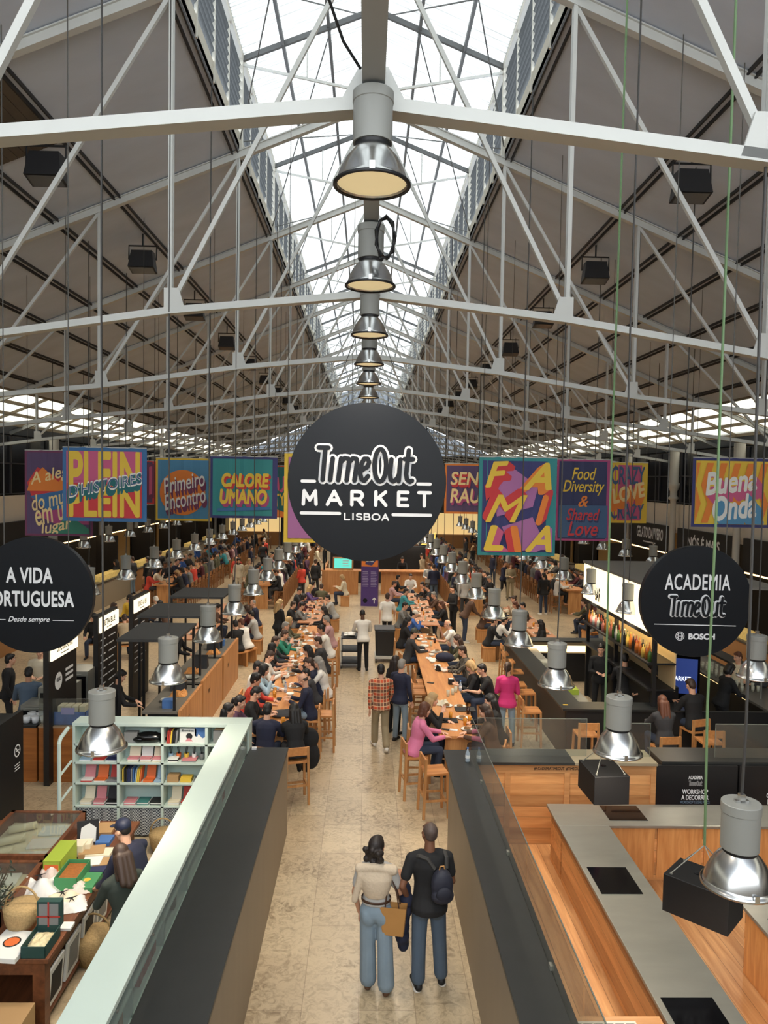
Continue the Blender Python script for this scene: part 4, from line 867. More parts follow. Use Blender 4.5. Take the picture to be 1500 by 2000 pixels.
# ================================================================== right bar
t = thing('bar_counter', 'black bar counter wrapping three sides of the right bar', 'bar counter', (0,0,0))
obj('front_panel', bx(4.05,4.12,14.45,20.9,0,1.05), BLK, t); obj('front_panel', bx(4.05,8.2,14.42,14.5,0,1.05), BLK, t); obj('front_panel', bx(4.05,8.2,20.95,21.0,0,1.05), BLK, t)
obj('bar_top', bx(3.96,4.42,14.36,21.0,1.06,1.1), SLATE, t); obj('bar_top', bx(4.42,6.6,14.36,14.86,1.06,1.1), SLATE, t); obj('bar_top', bx(4.42,8.2,20.6,21.05,1.06,1.1), SLATE, t)
obj('work_shelf', bx(4.42,4.85,14.95,20.5,.86,.9), STEEL, t); obj('led_strip', bx(4.5,7.6,20.57,20.59,.62,.97), mat('led_warm', (255,214,150), .5, emit=2.2), t)
obj('back_fitting', bx(4.6,7.8,20.4,20.56,.0,.8), BLK, t)
t = thing('bar_canopy', 'glowing cream canopy sign over the shelves of the right bar', 'illuminated sign', (0,0,0))
obj('light_panel', bx(5.72,5.78,14.6,19.1,2.6,3.5), mat('sign_glow', (255,238,196), .5, emit=1.0), t); obj('canopy_roof', bx(5.7,8.4,14.55,19.15,3.5,3.56), mat('canopy_grey', (120,116,110), .8), t)
obj('frame', bx(5.71,5.8,14.55,19.15,2.52,2.6), BLK, t)
for y in (14.62, 16.9, 19.06): obj('post', bx(5.82,5.9,y-.04,y+.04,0,3.5), BLK, t)
g = text_geo('BAR', .42, .34, .04); obj('lettering', g.xf(Matrix.Translation((5.715,17.9,2.85))@Matrix.Rotation(-PI/2,4,'Z')), mat('letter_dark', (60,50,36), .6), t)
t = thing('bottle_shelf', 'black back bar shelving lit above the bottles', 'shelf', (0,0,0))
for z in (1.98, 1.45): obj('board', bx(5.72,6.3,14.6,19.1,z-.04,z), BLK, t)
obj('led_strip', bx(5.95,6.0,14.65,19.05,2.47,2.5), mat('led_shelf', (255,222,160), .5, emit=14), t); obj('back_panel', bx(6.28,6.3,14.6,19.1,1.4,2.5), mat('shelf_back', (220,196,150), .6), t); obj('base_cabinet', bx(5.9,6.5,14.9,19.1,0,1.41), BLK, t)
BOT = [mat('bottle_'+n, c, .1, spec=.7) for n, c in (('amber',(170,96,36)),('green',(70,110,50)),('clear',(206,214,206)),('dark',(28,26,26)),('gold',(206,176,84)),('pink',(206,130,120)),('red',(150,40,30)))]
BN = ['amber','green','clear','dark','gold','pink','red']
bott = []
for i, prof in enumerate(([(.038,0),(.038,.2),(.014,.25),(.014,.31)], [(.045,0),(.045,.14),(.03,.2),(.013,.22),(.013,.27)], [(.034,0),(.04,.16),(.013,.28),(.013,.33)])):
    bott.append(MB().lathe(prof, n=10, close=True).mesh('bottle', True))
cap_me = MB().cyl((0,0,.0), .016, .03, 8).mesh('cap')
BCOUNT = {}
def bottle(x, y, z, where, q=None, ci=None):
    q = R.randrange(3) if q is None else q; ci = R.randrange(7) if ci is None else ci
    me = bott[q]; o = bpy.data.objects.new('liquor_bottle', me); C.objects.link(o); o.location = (x,y,z)
    if not me.materials: me.materials.append(BOT[0])
    o.material_slots[0].link = 'OBJECT'; o.material_slots[0].material = BOT[ci]
    k = (BN[ci], where); BCOUNT[k] = BCOUNT.get(k, 0)+1
    tag(o, '%s bottle %s, %s %s one from the front' % (BN[ci], where, ORD[BCOUNT[k]-1].replace('nearest','first'), BN[ci]), 'bottle', 'bottles of the right bar')
for i in range(46): bottle(5.82+.1*(i%2), 14.75+i*.093, 1.98, 'on the upper back bar shelf')
for i in range(18): bottle(6.9+R.uniform(-.6,.5), 20.44+.05*(i%2), .8, 'under the lit far bar edge') if 0 else bottle(6.35+i*.075, 20.3, .8, 'on the far bar fitting')
obj_ledge = tag(obj('bottle_ledge', bx(6.2,7.8,20.2,20.39,.74,.8), BLK), 'black ledge for bottles at the far side of the bar', 'shelf')
t = thing('wall_screen', 'screen glowing blue beside the bar with white letters', 'screen', (6.75,15.4,1.35), -.25)
obj('case', MB().box(-.38,.38,-.03,.03,-.5,.62), BLKG, t); obj('display', MB().box(-.33,.33,-.034,-.03,-.2,.55), mat('screen_blue', (40,56,110), .3, emit=.6), t); obj('display_text', text_geo('MARKET', .4, .1, .03, 0, 0, .12, 1, -.036), mat('screen_white', (220,226,240), .3, emit=.9), t)
# far right serving counter with glasses
t = thing('serving_counter', 'steel edged serving counter crowded with glasses at the right edge', 'counter', (0,0,0))
obj('body', bx(8.3,9.0,13.6,21.5,0,1.0), BLK, t); obj('counter_top', bx(8.2,9.1,13.5,21.6,1.0,1.05), mat('counter_grey', (96,94,90), .35), t); obj('led_strip', bx(8.26,8.28,15.5,21.4,.96,.99), MATS['led_warm'], t)
obj('raised_shelf', bx(9.1,9.5,13.5,21.6,1.15,1.2), BLK, t); obj('tap', MB().tube([(8.5,15.4,1.05),(8.5,15.4,1.5),(8.55,15.4,1.58),(8.65,15.4,1.58),(8.7,15.4,1.5)], .018, 8), STEEL, t)
GL = mat('glassware', (214,214,196), .1, spec=.8, alpha=.55)
glass_me = MB().lathe([(.03,0),(.038,.13),(.035,.13),(.028,.01)], n=10, close=True).mesh('tumbler', True); glass_me.materials.append(GL)
def tumbler(x, y, z, label, m=None, group='glasses on the serving counter'):
    o = bpy.data.objects.new('drinking_glass', glass_me); C.objects.link(o); o.location = (x,y,z)
    if m: o.material_slots[0].link = 'OBJECT'; o.material_slots[0].material = m
    return tag(o, label, 'glass', group)
for i in range(40): tumbler(8.35+(i%4)*.12, 15.9+(i//4)*.24, 1.05, 'clear glass on the serving counter, %s from its near end in file %s' % (ORD[i//4].replace('nearest','first'), 'ABCD'[i%4].replace('A','one').replace('B','two').replace('C','three').replace('D','four')))
# ================================================================== food stalls left of the aisle
EBON = mat('menu_board', (26,24,24), .5)
GLOW = mat('header_glow', (255,240,206), .5, emit=.85)
def menu_board(y0, y1, head, label, X=-5.6, badge=False):
    t = thing('menu_board', label, 'menu board', (0,0,0))
    obj('board', bx(X-.1,X,y0,y1,0,2.62), EBON, t); obj('header', bx(X,X+.03,y0+.06,y1,2.24,2.56), GLOW, t)
    rot = lambda g, y, z: g.xf(Matrix.Translation((X+.033,y,z))@Matrix.Rotation(PI/2,4,'Z')); ym = (y0+y1)/2
    obj('header_text', rot(text_geo(head, .72, .13, .02), ym, 2.42), INK, t); obj('header_line', rot(MB().box(-.16,.16,0,.002,-.008,.008), ym, 2.3), INK, t)
    g = MB()
    if badge:
        obj('badge', MB().lathe([(.0001,0),(.16,0)], n=24).xf(Matrix.Translation((X+.004,ym-.22,1.8))@Matrix.Rotation(PI/2,4,'Y')), PAPER, t)
        obj('badge_text', rot(text_geo('OLHO', .18, .08, .03), ym-.22, 1.83).xf(Matrix.Translation((-.026,0,0))), INK, t)
        for i in range(3): g.box(X+.001,X+.004,ym+.1,ym+.45,1.9-.1*i,1.95-.1*i)
    else:
        for i in range(9):
            for q in range(2):
                if i*2+q < 17: g.box(X+.001,X+.004,y0+.14+q*.5,y0+.14+q*.5+.3+.12*((i*3+q)%2),2.05-.16*i,2.075-.16*i)
    obj('menu_lines', g, PAPER, t)
menu_board(13.1, 14.35, 'OLHO BACALHAU', 'black menu board with lit header and round white badge, nearest of the left stalls', badge=True)
menu_board(15.5, 16.7, 'BETA BUE', 'black menu board with lit header and white menu lines, middle of the left stalls')
menu_board(17.8, 19.1, 'MONKEY ALA BAR', 'black menu board with lit header, farthest of the left stalls')
CANO = mat('canopy_dark', (62,63,64), .7)
for i, (y0,y1,x0,x1) in enumerate(((14.1,15.75,-4.75,-3.6),(16.5,18.2,-5.1,-3.65),(19.2,20.8,-5.1,-3.7))):
    t = thing('stall_canopy', 'flat dark grey stall canopy on posts, '+nth(i), 'canopy', (0,0,0), 0, 'stall canopies')
    obj('roof_panel', bx(x0,x1,y0,y1,2.4,2.45), CANO, t)
    for x in (x0+.05, x1-.05):
        for y in (y0+.05, y1-.05): obj('post', bx(x-.025,x+.025,y-.025,y+.025,0,2.4), BLK, t)
for i, (y0,y1,z,x0) in enumerate(((12.6,14.0,.95,-4.1),(14.05,15.9,1.08,-4.15),(16.0,18.1,1.12,-4.2),(18.3,20.4,1.12,-4.2))):
    t = thing('stall_counter', 'oak fronted stall counter facing the aisle, '+nth(i), 'counter', (0,0,0), 0, 'oak stall counters')
    obj('front_panel', bx(-3.56,-3.5,y0,y1,0,z), wood('oak_panel', (172,114,64), (200,144,92), .7, 2), t); obj('body', bx(x0,-3.56,y0+.05,y1-.05,0,z-.08), BLK, t); obj('worktop', bx(x0-.1,-3.57,y0,y1,z-.06,z-.02), mat('worktop_grey', (110,106,98), .4), t)
    if i: g = text_geo('TIME OUT', .2, .1, .02); obj('printed_mark', g.xf(Matrix.Translation((-3.497,y0+.6,.75))@Matrix.Rotation(PI/2,4,'Z')), INK, t)
    for q in range(4):
        nm, geo, m = (('cash_till', MB().add([(-.15,-.12,0),(.15,-.12,0),(.15,.12,0),(-.15,.12,0),(-.15,-.05,.28),(.15,-.05,.28),(.15,.02,.3),(-.15,.02,.3)], [(3,2,1,0),(4,5,6,7),(0,1,5,4),(1,2,6,5),(2,3,7,6),(3,0,4,7)]), BLK),
                      ('napkin_box', MB().box(-.1,.1,-.08,.08,0,.16), GC['blue']), ('food_tray', MB().lathe([(.1,0),(.17,.04),(.16,.045),(.1,.01)], n=14, close=True), STEEL), ('bread_box', heap(.34,.26,.14,q+3), mat('bread', (190,130,70), .8, noise=.3, nscale=12)))[(q+i)%4]
        tag(obj(nm, geo, m, loc=(-3.82-.1*(q%2), y0+.3+q*(y1-y0-.5)/3.4, z-.02)), '%s on the oak stall counter %s' % (nm.replace('_',' '), nth(i)), nm.split('_')[1])
t = thing('pastry_case', 'low glass pastry case on the nearest oak stall counter', 'display case', (-3.85,13.1,.93)); obj('glass', MB().box(-.2,.2,-.35,.35,.02,.2), GLASS, t); obj('base', MB().box(-.2,.2,-.35,.35,0,.02), STEEL, t)
for i in range(6): tag(obj('pastry', MB().ell((0,0,.03), .05, .07, .03), MATS['bread'], loc=(-3.92+.14*(i%2), 12.9+.19*(i//2), .95), smooth=True), 'golden pastry in the glass case, row %s, %s side' % (('one','two','three')[i//2], ('left','right')[i%2]), 'pastry', 'pastries')
for i, (px, py, z, s) in enumerate(((132,1370,1.25,(.55,.5,.35)),(148,1350,1.45,(.6,.6,.5)),(165,1330,1.55,(.6,.6,.6)))):
    p = at(px, py, z); t = thing('steel_oven', 'steel kitchen oven among the left stalls, '+nth(i), 'oven', (p.x-.5,p.y+.5*i,0)); obj('body', MB().box(-s[0]/2,s[0]/2,-s[1]/2,s[1]/2,0,z), STEEL, t); obj('door', MB().box(-s[0]/2+.04,s[0]/2-.04,-s[1]/2-.01,-s[1]/2,.5,z-.1), BLKG, t); obj('handle', MB().cyl((-.18,-s[1]/2-.03,z-.06), .012, .36, 8, 'X'), STEEL, t)
# foreground oak cabinets, crates, black panel with no smoking sign
for i, (x0,x1) in enumerate(((-6.9,-5.9),(-5.86,-4.75))):
    t = thing('oak_cabinet', ('oak cabinet with cup stacks at the far left','oak cabinet carrying the blue crate')[i], 'cabinet', (0,0,0)); obj('body', bx(x0,x1,13.28,13.9,0,1.0), wood('oak_dark', (140,82,34), (172,106,50), .8, 0), t); obj('worktop', bx(x0,x1,13.26,13.95,1.0,1.04), BLK if i == 0 else mat('pale_worktop', (170,140,110), .5), t)
for i in range(6):
    p = at(52+i%3*9, 1418-(i//3)*9, 1.04); tag(obj('cup_stack', MB().lathe([(.06,0),(.075,.12),(.07,.12)], n=14, close=True), PAPER, loc=(-6.15-.0+.16*(i%3)-.3*0, 13.45+.2*(i//3), 1.04), smooth=True), 'stack of pale paper cups on the oak cabinet, %s row, %s' % (('front','back')[i//3], ('left','middle','right')[i%3]), 'cups', 'paper cup stacks')
t = thing('blue_crate', 'blue patterned crate of paper packets on the oak cabinet', 'crate', (-5.35,13.5,1.04)); obj('crate', openbox(.62,.36,.24), mat('crate_blue', (70,110,190), .5, noise=.6, nscale=9), t); obj('price_card', MB().box(-.12,.12,-.2,-.19,.2,.32), mat('card_lilac', (170,165,235), .5), t)
for i in range(4): obj('packet', MB().box(-.22+.13*i,-.12+.13*i,-.1,.12,.02,.32), GC['cream'], t)
tag(obj('splash_screen', bx(-5.84,-4.7,13.24,13.25,1.04,1.55), GLASS), 'clear splash screen in front of the blue crate', 'glass screen')
t = thing('black_partition', 'tall black partition with white no smoking symbol at the left edge', 'partition', (0,0,0)); obj('panel', bx(-5.27,-5.2,10.5,11.25,0,1.98), BLK, t)
rt = lambda g, y, z: g.xf(Matrix.Translation((-5.197,y,z))@Matrix.Rotation(PI/2,4,'Z')); g = MB(); stroke(g, [(.085*math.cos(a*.3141593), .085*math.sin(a*.3141593)) for a in range(21)], .01); stroke(g, [(-.055,.06),(.055,-.06)], .01); stroke(g, [(-.04,0),(.05,0)], .008)
obj('no_smoking_symbol', rt(g, 11.05, 1.42), PAPER, t); g = MB()
for i in range(3): g.box(-.08,.08,0,.002,-.012-.04*i,.0-.04*i)
obj('small_text', rt(g, 11.05, 1.22), PAPER, t)
t = thing('oak_panel_cabinet', 'oak panel with white round handle left of the black partition', 'cabinet', (0,0,0)); obj('body', bx(-6.2,-5.3,10.4,10.5,0,1.55), MATS['oak_dark'], t); obj('notice', bx(-5.75,-5.45,10.38,10.4,1.62,1.9), PAPER, t); obj('notice_print', bx(-5.7,-5.5,10.375,10.38,1.66,1.86), GC['red'], t); obj('white_disc', MB().cyl((-5.5,10.37,1.42), .16, .02, 20, 'Y'), PAPER, t)
# ================================================================== stalls along the walls
def fascia(s, y0, y1, txt, label, sub=True, z0=2.75, z1=3.85):
    t = thing('stall_sign', label, 'sign', (0,0,0)); x = s*12.5
    obj('board', MB().box(*sorted((x,x+s*.15)),y0,y1,z0,z1), WDARK, t); rz = PI/2 if s < 0 else -PI/2
    if txt: obj('lettering', text_geo(txt, min(3.0,.26*len(txt)), .5, .03).xf(Matrix.Translation((x-s*.006,(y0+y1)/2,z0+.68))@Matrix.Rotation(rz,4,'Z')), PAPER, t)
    if sub and txt: obj('small_lettering', MB().box(*sorted((x-s*.006,x)),(y0+y1)/2-.7,(y0+y1)/2+.7,z0+.24,z0+.3), PAPER, t)
    obj('light_strip', MB().box(*sorted((x+s*.03,x+s*.12)),y0+.1,y1-.1,z0-.06,z0), mat('strip_warm', (255,206,140), .5, emit=3), t)
names = {(-1,3):('MANTEIGARIA SILVA','black stall sign with tall white letters at the left edge'), (-1,5):('ENJOY','black stall sign lit beneath, right of the second left column'),
         (1,4):('NÓS É MAIS','black stall sign with white letters at the right edge'), (1,5):('GELATO DAVVERO','black stall sign partly hidden above the right round sign'), (1,6):('',"blank black fascia right of the pink banner's corner"), (1,7):('GROOVE BURGER','black burger stall sign below the pink banner')}
for s, nm in ((-1,'left'),(1,'right')):
    for i in range(2, 10):
        y0 = 3.6+i*D+.3; y1 = y0+D-.6
        if (s, i) in names: fascia(s, y0, y1, *names[(s,i)])
        else: fascia(s, y0, y1, '', 'plain black stall fascia along the %s wall, bay %s from the front' % (nm, ORD[i]))
        t = thing('wall_stall', 'food stall counter along the %s wall, bay %s from the front' % (nm, ORD[i]), 'food stall', (0,0,0)); x = s*10.95
        obj('counter', MB().box(*sorted((x,x+s*.6)),y0,y1,0,1.05), mat('stall_beige', (150,138,118), .6) if i%3 else mat('stall_oak', (160,112,66), .5), t)
        obj('counter_top', MB().box(*sorted((x-s*.03,x+s*.65)),y0,y1,1.05,1.1), mat('stall_top', (70,66,60), .4), t)
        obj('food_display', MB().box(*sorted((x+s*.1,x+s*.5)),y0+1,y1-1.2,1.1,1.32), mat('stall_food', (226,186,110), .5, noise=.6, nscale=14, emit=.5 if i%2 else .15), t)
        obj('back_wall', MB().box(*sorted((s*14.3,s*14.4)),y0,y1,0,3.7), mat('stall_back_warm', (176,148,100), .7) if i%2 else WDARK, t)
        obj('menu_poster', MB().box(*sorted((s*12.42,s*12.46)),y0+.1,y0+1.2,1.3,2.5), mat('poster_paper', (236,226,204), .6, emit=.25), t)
        obj('side_partition', MB().box(*sorted((s*11.6,s*12.6)),y1+.1,y1+.2,0,2.75), WDARK, t)
# end wall stalls
for i, (x0,x1,lab) in enumerate(((-11.5,-7.0,'left'),(5.0,9.5,'right'))):
    t = thing('end_stall', 'glowing cream stall at the far %s end of the hall' % lab, 'food stall', (0,0,0)); obj('back_wall', bx(x0,x1,62,62.1,0,2.9), mat('stall_cream_glow', (240,206,140), .7, emit=.55), t); obj('counter', bx(x0,x1,60.5,61.2,0,1.1), MATS['stall_oak'], t); obj('roof', bx(x0,x1,60.4,62.1,2.9,3.0), BLK, t); obj('side_wall', bx(x1,x1+.15,60.4,62.1,0,3), BLK, t); obj('side_wall', bx(x0-.15,x0,60.4,62.1,0,3), BLK, t)  # emission in the cream back wall stands in for lamplight on it
# ================================================================== central kiosk and purple totem
t = thing('kiosk', 'oak kiosk counter at the end of the central aisle', 'kiosk', (0,0,0))
obj('front_panel', bx(-2.1,-.35,35.4,35.5,0,1.12), MATS['oak_panel'], t); obj('front_panel', bx(.75,3.4,35.6,35.7,0,1.12), MATS['oak_panel'], t); obj('counter_top', bx(-2.15,3.45,35.4,36.2,1.12,1.16), OAKV, t); obj('side_panel', bx(-2.1,-2.0,35.5,40,0,1.12), MATS['oak_panel'], t); obj('side_panel', bx(3.3,3.4,35.7,40,0,1.12), MATS['oak_panel'], t); obj('back_cabinet', bx(-1.9,3.2,39.4,40,0,2.0), BLK, t)
for x in (-2.0, 3.3): obj('post', bx(x-.04,x+.04,35.5,35.58,0,2.5), BLK, t)
t = thing('order_screen', 'turquoise lit screen on the kiosk counter', 'screen', (-1.1,35.7,1.16)); obj('case', MB().box(-.5,.5,0,.2,0,.6), mat('screen_case', (170,120,70), .4), t); obj('display', MB().box(-.42,.42,-.01,0,.08,.55), mat('screen_teal', (90,200,186), .3, emit=.7), t); obj('display_lines', MB().box(-.02,.3,-.012,-.01,.42,.46).box(-.02,.25,-.012,-.01,.3,.34).box(-.02,.3,-.012,-.01,.18,.22), PAPER, t)
tag(obj('lampshade', MB().add([(-.35,0,0),(.35,0,0),(.35,0,.6),(-.35,.1,0),(.35,.1,0),(.35,.1,.6)], [(0,1,2),(5,4,3),(0,3,4,1),(1,4,5,2),(2,5,3,0)]), mat('flag_yellow', (250,214,110), .5, emit=.6), loc=(3.0,35.5,2.45)), 'yellow lit triangular flag sign right of the kiosk', 'sign')
t = thing('totem', 'purple poster totem standing in the aisle', 'totem', (.2,32.4,0), -.1); obj('body', MB().box(-.37,.37,-.2,.2,0,2.35), mat('totem_purple', (76,52,120), .5), t); obj('side_panel', MB().box(-.375,-.37,-.2,.2,0,2.35), mat('totem_side', (120,70,70), .6), t); obj('poster_picture', MB().box(-.36,.36,-.205,-.2,1.75,2.33), BM['orange'], t); obj('picture_shape', MB().prism([(-.2,1.85),(.1,1.8),(.25,2.0),(.2,2.2),(-.15,2.15)], -.21, -.206), BM['dblue'], t); obj('picture_letters', text_geo('Onda', .34, .2, .03, .2, 0, 2.05, 1, -.212), PAPER, t)
g = MB()
for c in (-.18, .18):
    for i in range(10): g.box(c-.13,c+.1+.03*(i%3)/2,-.204,-.2,1.5-.07*i,1.53-.07*i)
obj('small_text', g, mat('totem_text', (150,140,180), .6), t); obj('round_mark', MB().cyl((-.18,-.202,.25), .1, .004, 18, 'Y'), INK, t); g = MB(); stroke(g, [(.22,.15),(.22,.38)], .02, -.204); stroke(g, [(.15,.3),(.22,.38),(.29,.3)], .02, -.204); obj('arrow_mark', g, PAPER, t)

p = at(1100,1378,1.1); tag(obj('yellow_note', flat(.1,.06,.003), GC['yellow'], loc=(p.x+.06,p.y+.05,1.1)), 'small yellow note stuck on the near bar corner', 'note')
p = at(300,1392,.35); c_ = tag(obj('red_crate', openbox(.5,.36,.32), GC['red'], loc=(-4.75,13.6,0)), 'red plastic crate on the floor behind the oak stall counters', 'crate')
p = at(503,1450,1.38); tag(obj('folded_napkin', flat(.07,.05,.03), PAPER, loc=(-1.68,11.3,1.38)), 'tiny white block on the far corner of the left black counter', 'napkin')
for i, (px, py) in enumerate(((1060,1275),(1070,1290),(1083,1310))):
    p = at(px, py, .9); tag(obj('ice_tray', MB().box(-.12,.12,-.18,.18,0,.12), (GC['lime'], GC['yellow'], GL)[i], loc=(4.64,16.2+1.2*i,.9)), ('lime filled','lemon filled','glass filled')[i]+' tray on the inner bar shelf', 'tray')
# ================================================================== furniture
LEGW = wood('stool_oak', (172,118,68), (204,152,98), 1.2, 2)
def make_stool():
    t = thing('bar_stool', 'x', 'stool', (0,0,0), 0, 'oak bar stools')
    obj('seat', MB().box(-.2,.2,-.19,.2,.72,.76), OAKV, t, bevel=.004)
    obj('backrest', MB().box(-.2,.2,-.205,-.18,.86,1.0), OAKV, t)
    for x in (-.18,.18):
        obj('leg', MB().bar((x*1.1,-.22,0),(x,-.19,1.0), .04, .04, (0,1,0)), LEGW, t); obj('leg', MB().bar((x*1.1,.2,0),(x,.18,.72), .04, .04, (0,1,0)), LEGW, t)
        obj('stretcher', MB().bar((x*1.05,-.2,.3),(x*1.05,.19,.3), .025, .035), LEGW, t)
    obj('stretcher', MB().bar((-.18,.19,.24),(.18,.19,.24), .025, .035), LEGW, t); obj('stretcher', MB().bar((-.18,-.2,.34),(.18,-.2,.34), .025, .035), LEGW, t)
    return t
STOOL0 = make_stool(); stool_used = [False]
def stool(x, y, rz, label):
    if not stool_used[0]:
        stool_used[0] = True; STOOL0.location = (x,y,0); STOOL0.rotation_euler = (0,0,rz); STOOL0['label'] = label; return STOOL0
    return dup(STOOL0, label, (x,y,0), rz)
g = MB().box(-.2,.2,-.19,.2,.72,.76).box(-.2,.2,-.205,-.18,.84,1.02)
for x in (-.18,.18): g.bar((x,-.2,0),(x,-.19,1.0), .045, .045, (0,1,0)).bar((x,.18,0),(x,.18,.72), .045, .045, (0,1,0)).bar((x,-.2,.3),(x,.18,.3), .03, .04)
far_stool_me = g.bar((-.18,.18,.26),(.18,.18,.26), .03, .04).mesh('bar_stool'); far_stool_me.materials.append(wood('stool_oak_dim', (126,84,50), (160,112,70), 1.2, 2))  # same oak, darkened in colour for the weaker light far back
def far_stool(x, y, rz, label):
    o = bpy.data.objects.new('bar_stool', far_stool_me); C.objects.link(o); o.location = (x,y,0); o.rotation_euler = (0,0,rz); return tag(o, label, 'stool', 'oak bar stools far back')
bench_parts = None
def bench(x, y, rz, label):
    global bench_parts
    if bench_parts: return dup(bench_parts, label, (x,y,0), rz)
    t = thing('bench_stool', label, 'stool', (x,y,0), rz, 'oak block stools'); obj('seat', MB().box(-.24,.24,-.2,.2,.42,.46), OAKV, t)
    for q in (-.22,.18): obj('side_panel', MB().box(q,q+.04,-.19,.19,0,.42), LEGW, t)
    bench_parts = t; return t
def high_table(label, x0, x1, y0, y1, group=None):
    t = thing('high_table', label, 'table', ((x0+x1)/2,(y0+y1)/2,0), 0, group); a, b_ = (x1-x0)/2, (y1-y0)/2
    obj('table_top', MB().box(-a,a,-b_,b_,1.0,1.05), OAKV, t, bevel=.005); obj('end_panel', MB().box(-a+.12,a-.12,-b_+.1,-b_+.15,0,1.0), LEGW, t); obj('end_panel', MB().box(-a+.12,a-.12,b_-.15,b_-.1,0,1.0), LEGW, t)
    obj('spine_panel', MB().box(-.04,.04,-b_+.15,b_-.15,.1,1.0), LEGW, t); return t
def low_table(label, x0, x1, y0, y1):
    t = thing('dining_table', label, 'table', ((x0+x1)/2,(y0+y1)/2,0)); a, b_ = (x1-x0)/2, (y1-y0)/2
    obj('table_top', MB().box(-a,a,-b_,b_,.72,.76), mat('table_pinkish', (196,140,104), .4), t)
    for x in (-a+.08, a-.08):
        for y in (-b_+.1, b_-.1): obj('leg', MB().bar((x*.7,y,0),(x,y,.72), .04, .04, (0,1,0)), BLK, t)
    return t
high_table('long oak high table nearest the camera on the left of the aisle', -1.98, -1.3, 12.9, 22.6)
high_table('long oak high table nearest the camera on the right of the aisle', 1.36, 2.08, 12.9, 21.6)
low_table('low black legged table behind the left long oak table', -2.26, -1.5, 24.6, 31.0)
low_table('low black legged table behind the right long oak table', 1.75, 2.5, 24.4, 31.2)
low_table('low table with block stools left of the left stall canopies', -5.5, -4.75, 21.8, 28.0)
low_table('low table with block stools beyond the right bar', 5.3, 6.0, 22.6, 28.0)

# ================================================================== people
def rm(mb, voxel, it=4, fac=.5):
    """one continuous skin over overlapping solids"""
    me = mb.mesh('tmp'); o = bpy.data.objects.new('tmp', me); C.objects.link(o)
    r = o.modifiers.new('r', 'REMESH'); r.mode = 'VOXEL'; r.voxel_size = voxel; r.use_smooth_shade = True
    s = o.modifiers.new('s', 'SMOOTH'); s.iterations = it; s.factor = fac
    dg = bpy.context.evaluated_depsgraph_get(); out = bpy.data.meshes.new_from_object(o.evaluated_get(dg))
    bpy.data.objects.remove(o); bpy.data.meshes.remove(me)
    out.polygons.foreach_set('use_smooth', [True]*len(out.polygons)); return out
V = Vector
def rotx(a): return Matrix.Rotation(math.radians(a), 3, 'X')
def rotz(a): return Matrix.Rotation(math.radians(a), 3, 'Z')
def hand(g, w_, d, nrm, side, s=1.0, curl=.5):
    """palm, four unequal bent fingers and a thumb"""
    d = d.normalized(); nrm = (nrm-d*nrm.dot(d)).normalized(); lat = d.cross(nrm)*side
    m = Matrix((lat, d, nrm)).transposed()
    g.ell(w_+d*.05*s, .043*s, .055*s, .018*s, m, 10, 6)
    for i, l in enumerate((.068,.078,.072,.056)):
        b0 = w_+d*(.09-.006*abs(i-1.3))*s+lat*((-1.5+i)*.0225*s); d1 = (d+nrm*-.35*curl+lat*(-.1+.07*i)).normalized(); d2 = (d+nrm*-1.2*curl).normalized()
        k = b0+d1*l*.55*s; g.cap(b0-d*.02*s, k, .0098*s, .009*s, 7); g.cap(k, k+d2*l*.5*s, .009*s, .0078*s, 7)
    b0 = w_+d*.025*s-lat*.03*s; k = b0+(d*.55-lat*.75-nrm*.2).normalized()*.045*s; g.cap(b0, k, .013*s, .0105*s, 7); g.cap(k, k+(d*.9-lat*.25-nrm*.3).normalized()*.035*s, .0105*s, .009*s, 7)
